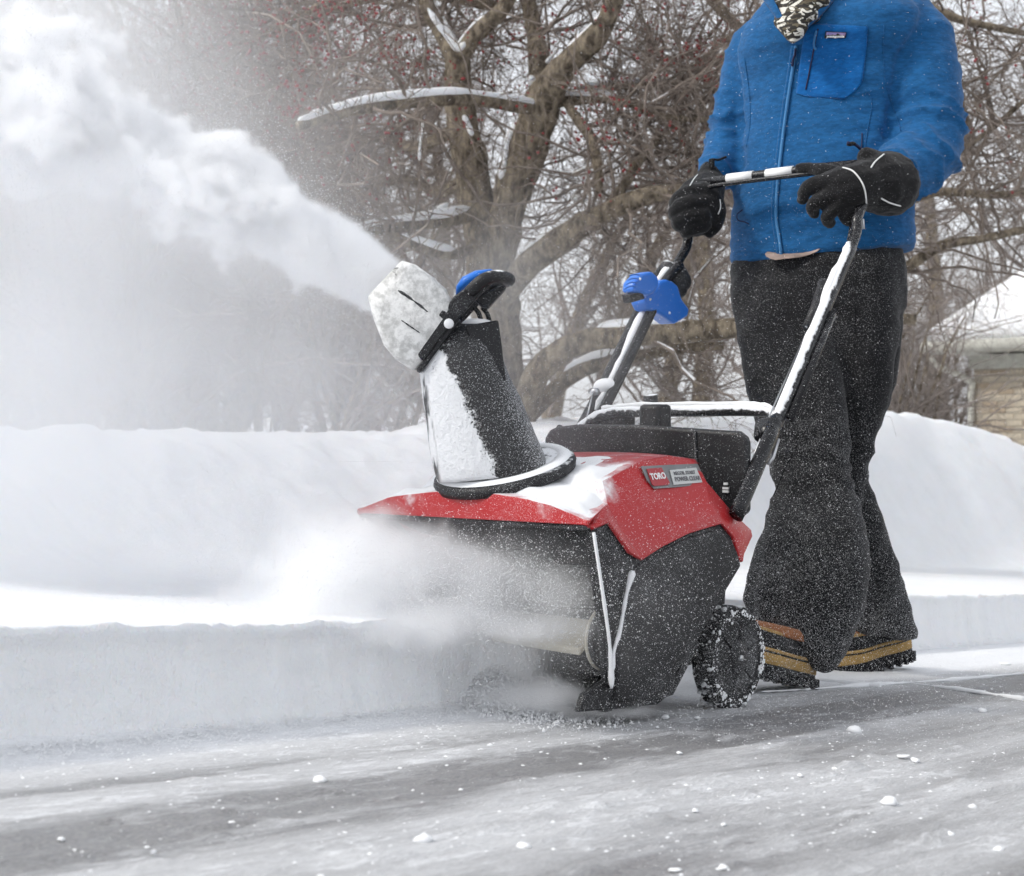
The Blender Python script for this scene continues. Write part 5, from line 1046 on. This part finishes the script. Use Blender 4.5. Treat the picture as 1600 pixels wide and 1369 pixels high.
def plume(g, P):
    xyz = g.n('ShaderNodeSeparateXYZ'); g.put(xyz.inputs[0], P); X, Y, Z = xyz.outputs
    s_ = g.m('SUBTRACT', CH0.x, X)
    zc = g.add(CH0.z, g.mul(s_, .70), g.mul(s_, s_, -.26)); wob = g.mul(g.m('SUBTRACT', g.noise(P, 4.5, 2), .5), g.mul(s_, .35))
    dz = g.m('SUBTRACT', g.m('SUBTRACT', Z, zc), wob); dz = g.m('MULTIPLY', dz, .84); below = g.m('LESS_THAN', dz, 0.)
    dy = g.m('SUBTRACT', Y, g.add(2.745, g.mul(s_, -.02)))
    Rr = g.add(.056, g.mul(s_, .060), g.mul(below, s_, .02)); r = g.m('DIVIDE', g.m('SQRT', g.add(g.mul(dz, dz), g.mul(dy, dy))), Rr)
    k = g.st(s_, .0, .45, .16, 1.0)
    b1 = g.m('SUBTRACT', g.noise(P, 6.5, 6, .66, (1, 1, 1.15), dist=.5), .5); b2 = g.m('SUBTRACT', g.noise(P, 24, 4, .65), .5)
    r = g.add(r, g.mul(b1, k, 4.6), g.mul(b2, k, 2.0)); d = g.st(r, 1.0, .62); dd = g.mul(d, g.st(s_, 0, .7, 150., 70.)); dd = g.mul(dd, g.st(s_, -.035, .0))
    # veil of fine powder round the jet and falling below it
    veil = g.mul(g.st(g.add(g.m('DIVIDE', g.m('ABSOLUTE', g.add(dz, .05)), g.add(.08, g.mul(s_, .24))), g.mul(b1, 1.5), g.m('ABSOLUTE', g.mul(dy, 1.6))), 1.1, .25), g.st(s_, .0, .3), 1.2)
    return g.add(dd, veil)
M['plume'] = vol_mat('blown_snow', 1.0)
volume_stuff('snow_plume', (-1.75, 2.25, .35), (-.16, 3.25, 1.75), .0095, plume, M['plume'], 'dense jet of white snow thrown up and to the left from the chute')
def drift(g, P):
    xyz = g.n('ShaderNodeSeparateXYZ'); g.put(xyz.inputs[0], P); X, Y, Z = xyz.outputs
    n1 = g.noise(P, 1.6, 4, .6, (1.2, 1, .55)); n2 = g.noise(P, 5.5, 5, .6, (1.5, 1, .7), (3, 0, 0)); st_ = g.noise(P, 9, 3, .6, (1, 1, .12), (0, 5, 0))
    edge = g.add(X, g.mul(g.m('SUBTRACT', Z, .5), .35), g.mul(g.m('SUBTRACT', n1, .5), .7))
    left = g.st(edge, .08, -.75); top = g.st(g.add(Z, g.mul(X, .55)), 1.45, .75)
    fade = g.mul(g.st(Y, 2.72, 3.0), g.st(Y, 3.65, 3.3))
    m = g.mul(left, fade, g.add(.35, g.mul(top, .65)), g.st(g.add(g.mul(n1, .5), g.mul(n2, .25), g.mul(st_, .25)), .30, .68, .35, 3.6))
    # streams that tail off to the right, in front of the tree
    m2 = g.mul(g.st(g.gauss(P, (-.02, 3.1, .62), (.34, .4, .42)), 1.25, .1), g.st(n2, .38, .7, .12, .95), 1.35)
    m3 = g.mul(g.st(g.gauss(P, (-1.0, 3.2, .58), (.95, .5, .34)), 1.25, .1), g.st(n2, .30, .7, .4, 1.), 1.5)
    return g.add(m, m2, m3)
M['drift'] = vol_mat('drifting_powder', 1.0)
volume_stuff('drifting_powder', (-1.9, 2.3, .1), (.45, 3.7, 1.75), .045, drift, M['drift'], 'thin veil of fine snow dust drifting behind the snow jet')
def puff(g, P):
    xyz = g.n('ShaderNodeSeparateXYZ'); g.put(xyz.inputs[0], P); X, Y, Z = xyz.outputs
    n1 = g.noise(P, 11, 6, .68, dist=.6); n2 = g.noise(P, 30, 4, .7)
    wf = g.m('SUBTRACT', n1, .5); ws = g.m('SUBTRACT', n2, .5)
    def e(px, py, d, rx, ry, rz, D, k=1.6): p = at(px, py, d); return g.mul(g.st(g.add(g.gauss(P, tuple(p), (rx, ry, rz)), g.mul(wf, k), g.mul(ws, .5)), 1.15, .25), D)
    a = g.add(e(560, 905, 2.72, .17, .26, .13, 22, 1.9), e(470, 945, 2.85, .30, .25, .055, 8), e(740, 950, 2.60, .34, .16, .16, 2.6, 1.2), e(850, 1085, 2.60, .09, .06, .03, 22, 1.6), e(640, 962, 2.66, .19, .20, .050, 32, 2.4), e(770, 972, 2.62, .17, .14, .024, 15, 2.6), e(700, 880, 2.64, .10, .10, .05, 9, 2.6), e(640, 865, 2.66, .09, .12, .06, 10), e(770, 905, 2.66, .17, .12, .06, 9, 2.8), e(870, 930, 2.62, .07, .10, .05, 8),
              e(820, 1088, 2.62, .13, .08, .026, 16, 2.2), e(800, 1030, 2.64, .05, .08, .07, 7, 2.4), e(838, 1098, 2.66, .035, .06, .018, 60), e(900, 1108, 2.62, .07, .05, .010, 30), e(870, 1075, 2.62, .05, .07, .03, 10, 2.2), e(960, 1112, 2.60, .08, .05, .008, 16), e(560, 850, 2.72, .05, .12, .05, 12))
    return a
M['puff'] = vol_mat('powder_cloud', 1.0)
volume_stuff('powder_cloud', (-.55, 2.38, -.02), (.30, 2.95, .42), .0075, puff, M['puff'], 'puffs of snow powder bursting out of the auger opening')

def flakes(name, n, sampler, r0, r1, label, seed=1):
    rng = np.random.RandomState(seed); Pn = sampler(rng, n); n = len(Pn); T4 = np.array([(1, 1, 1), (1, -1, -1), (-1, 1, -1), (-1, -1, 1.)])*.7
    q = rng.normal(0, 1, (n, 3)); q /= np.linalg.norm(q, axis=1, keepdims=True); a = rng.uniform(0, 2*pi, n); K = np.zeros((n, 3, 3)); K[:, 0, 1], K[:, 0, 2], K[:, 1, 0], K[:, 1, 2], K[:, 2, 0], K[:, 2, 1] = -q[:, 2], q[:, 1], q[:, 2], -q[:, 0], -q[:, 1], q[:, 0]
    Rm = np.eye(3)+np.sin(a)[:, None, None]*K+(1-np.cos(a))[:, None, None]*(K@K); r = r0+(r1-r0)*rng.rand(n)**3
    V = np.einsum('nij,kj->nki', Rm, T4)*r[:, None, None]+Pn[:, None]; F4 = np.array([(0, 1, 2), (0, 3, 1), (0, 2, 3), (1, 3, 2)])
    o = np_mesh(name, V.reshape(-1, 3), (F4[None]+np.arange(n)[:, None, None]*4).reshape(-1, 3), M['crust'], smooth=False); tag(o, label, None, None, 'stuff'); return o
def s_low(rng, n):                                      # powder kicked up round the machine, thinning upwards and to the right
    x = rng.normal(.12, .38, n); y = rng.uniform(2.35, 3.6, n); z = -.05+rng.exponential(.20, n); m = (z < 1.4) & (x > -.9) & (x < 1.1) & ~((np.abs(x-.25) < .05) & (z > 5)); return np.stack([x, y, z], 1)[m]
flakes('airborne_snow', 130000, s_low, .0003, .0009, 'fine snow flakes floating in the air around the snow blower and trousers')
def s_jet(rng, n):
    s = rng.uniform(0, 1.0, n)**.8*1.1; sp = .05+s*.30; z = CH0.z+.70*s-.26*s*s+rng.normal(0, 1, n)*sp*.8-.06*s; return np.stack([CH0.x-s, 2.745+rng.normal(0, 1, n)*sp*.7, z], 1)
flakes('airborne_snow', 90000, s_jet, .0004, .0012, 'fine snow flakes flying around the snow jet', 2)
def s_wide(rng, n): return np.stack([rng.uniform(-1.2, 1.4, n), rng.uniform(2.2, 4.2, n), rng.uniform(0, 1.7, n)], 1)
flakes('airborne_snow', 12000, s_wide, .0003, .0009, 'sparse snow flakes hanging in the air in front of the trees', 3)

def s_puff(rng, n): c = np.array(at(690, 925, 2.58)); return c+rng.normal(0, 1, (n, 3))*np.array([.16, .10, .05])
flakes('airborne_snow', 40000, s_puff, .0004, .0013, 'snow grains flying out of the auger opening', 4)
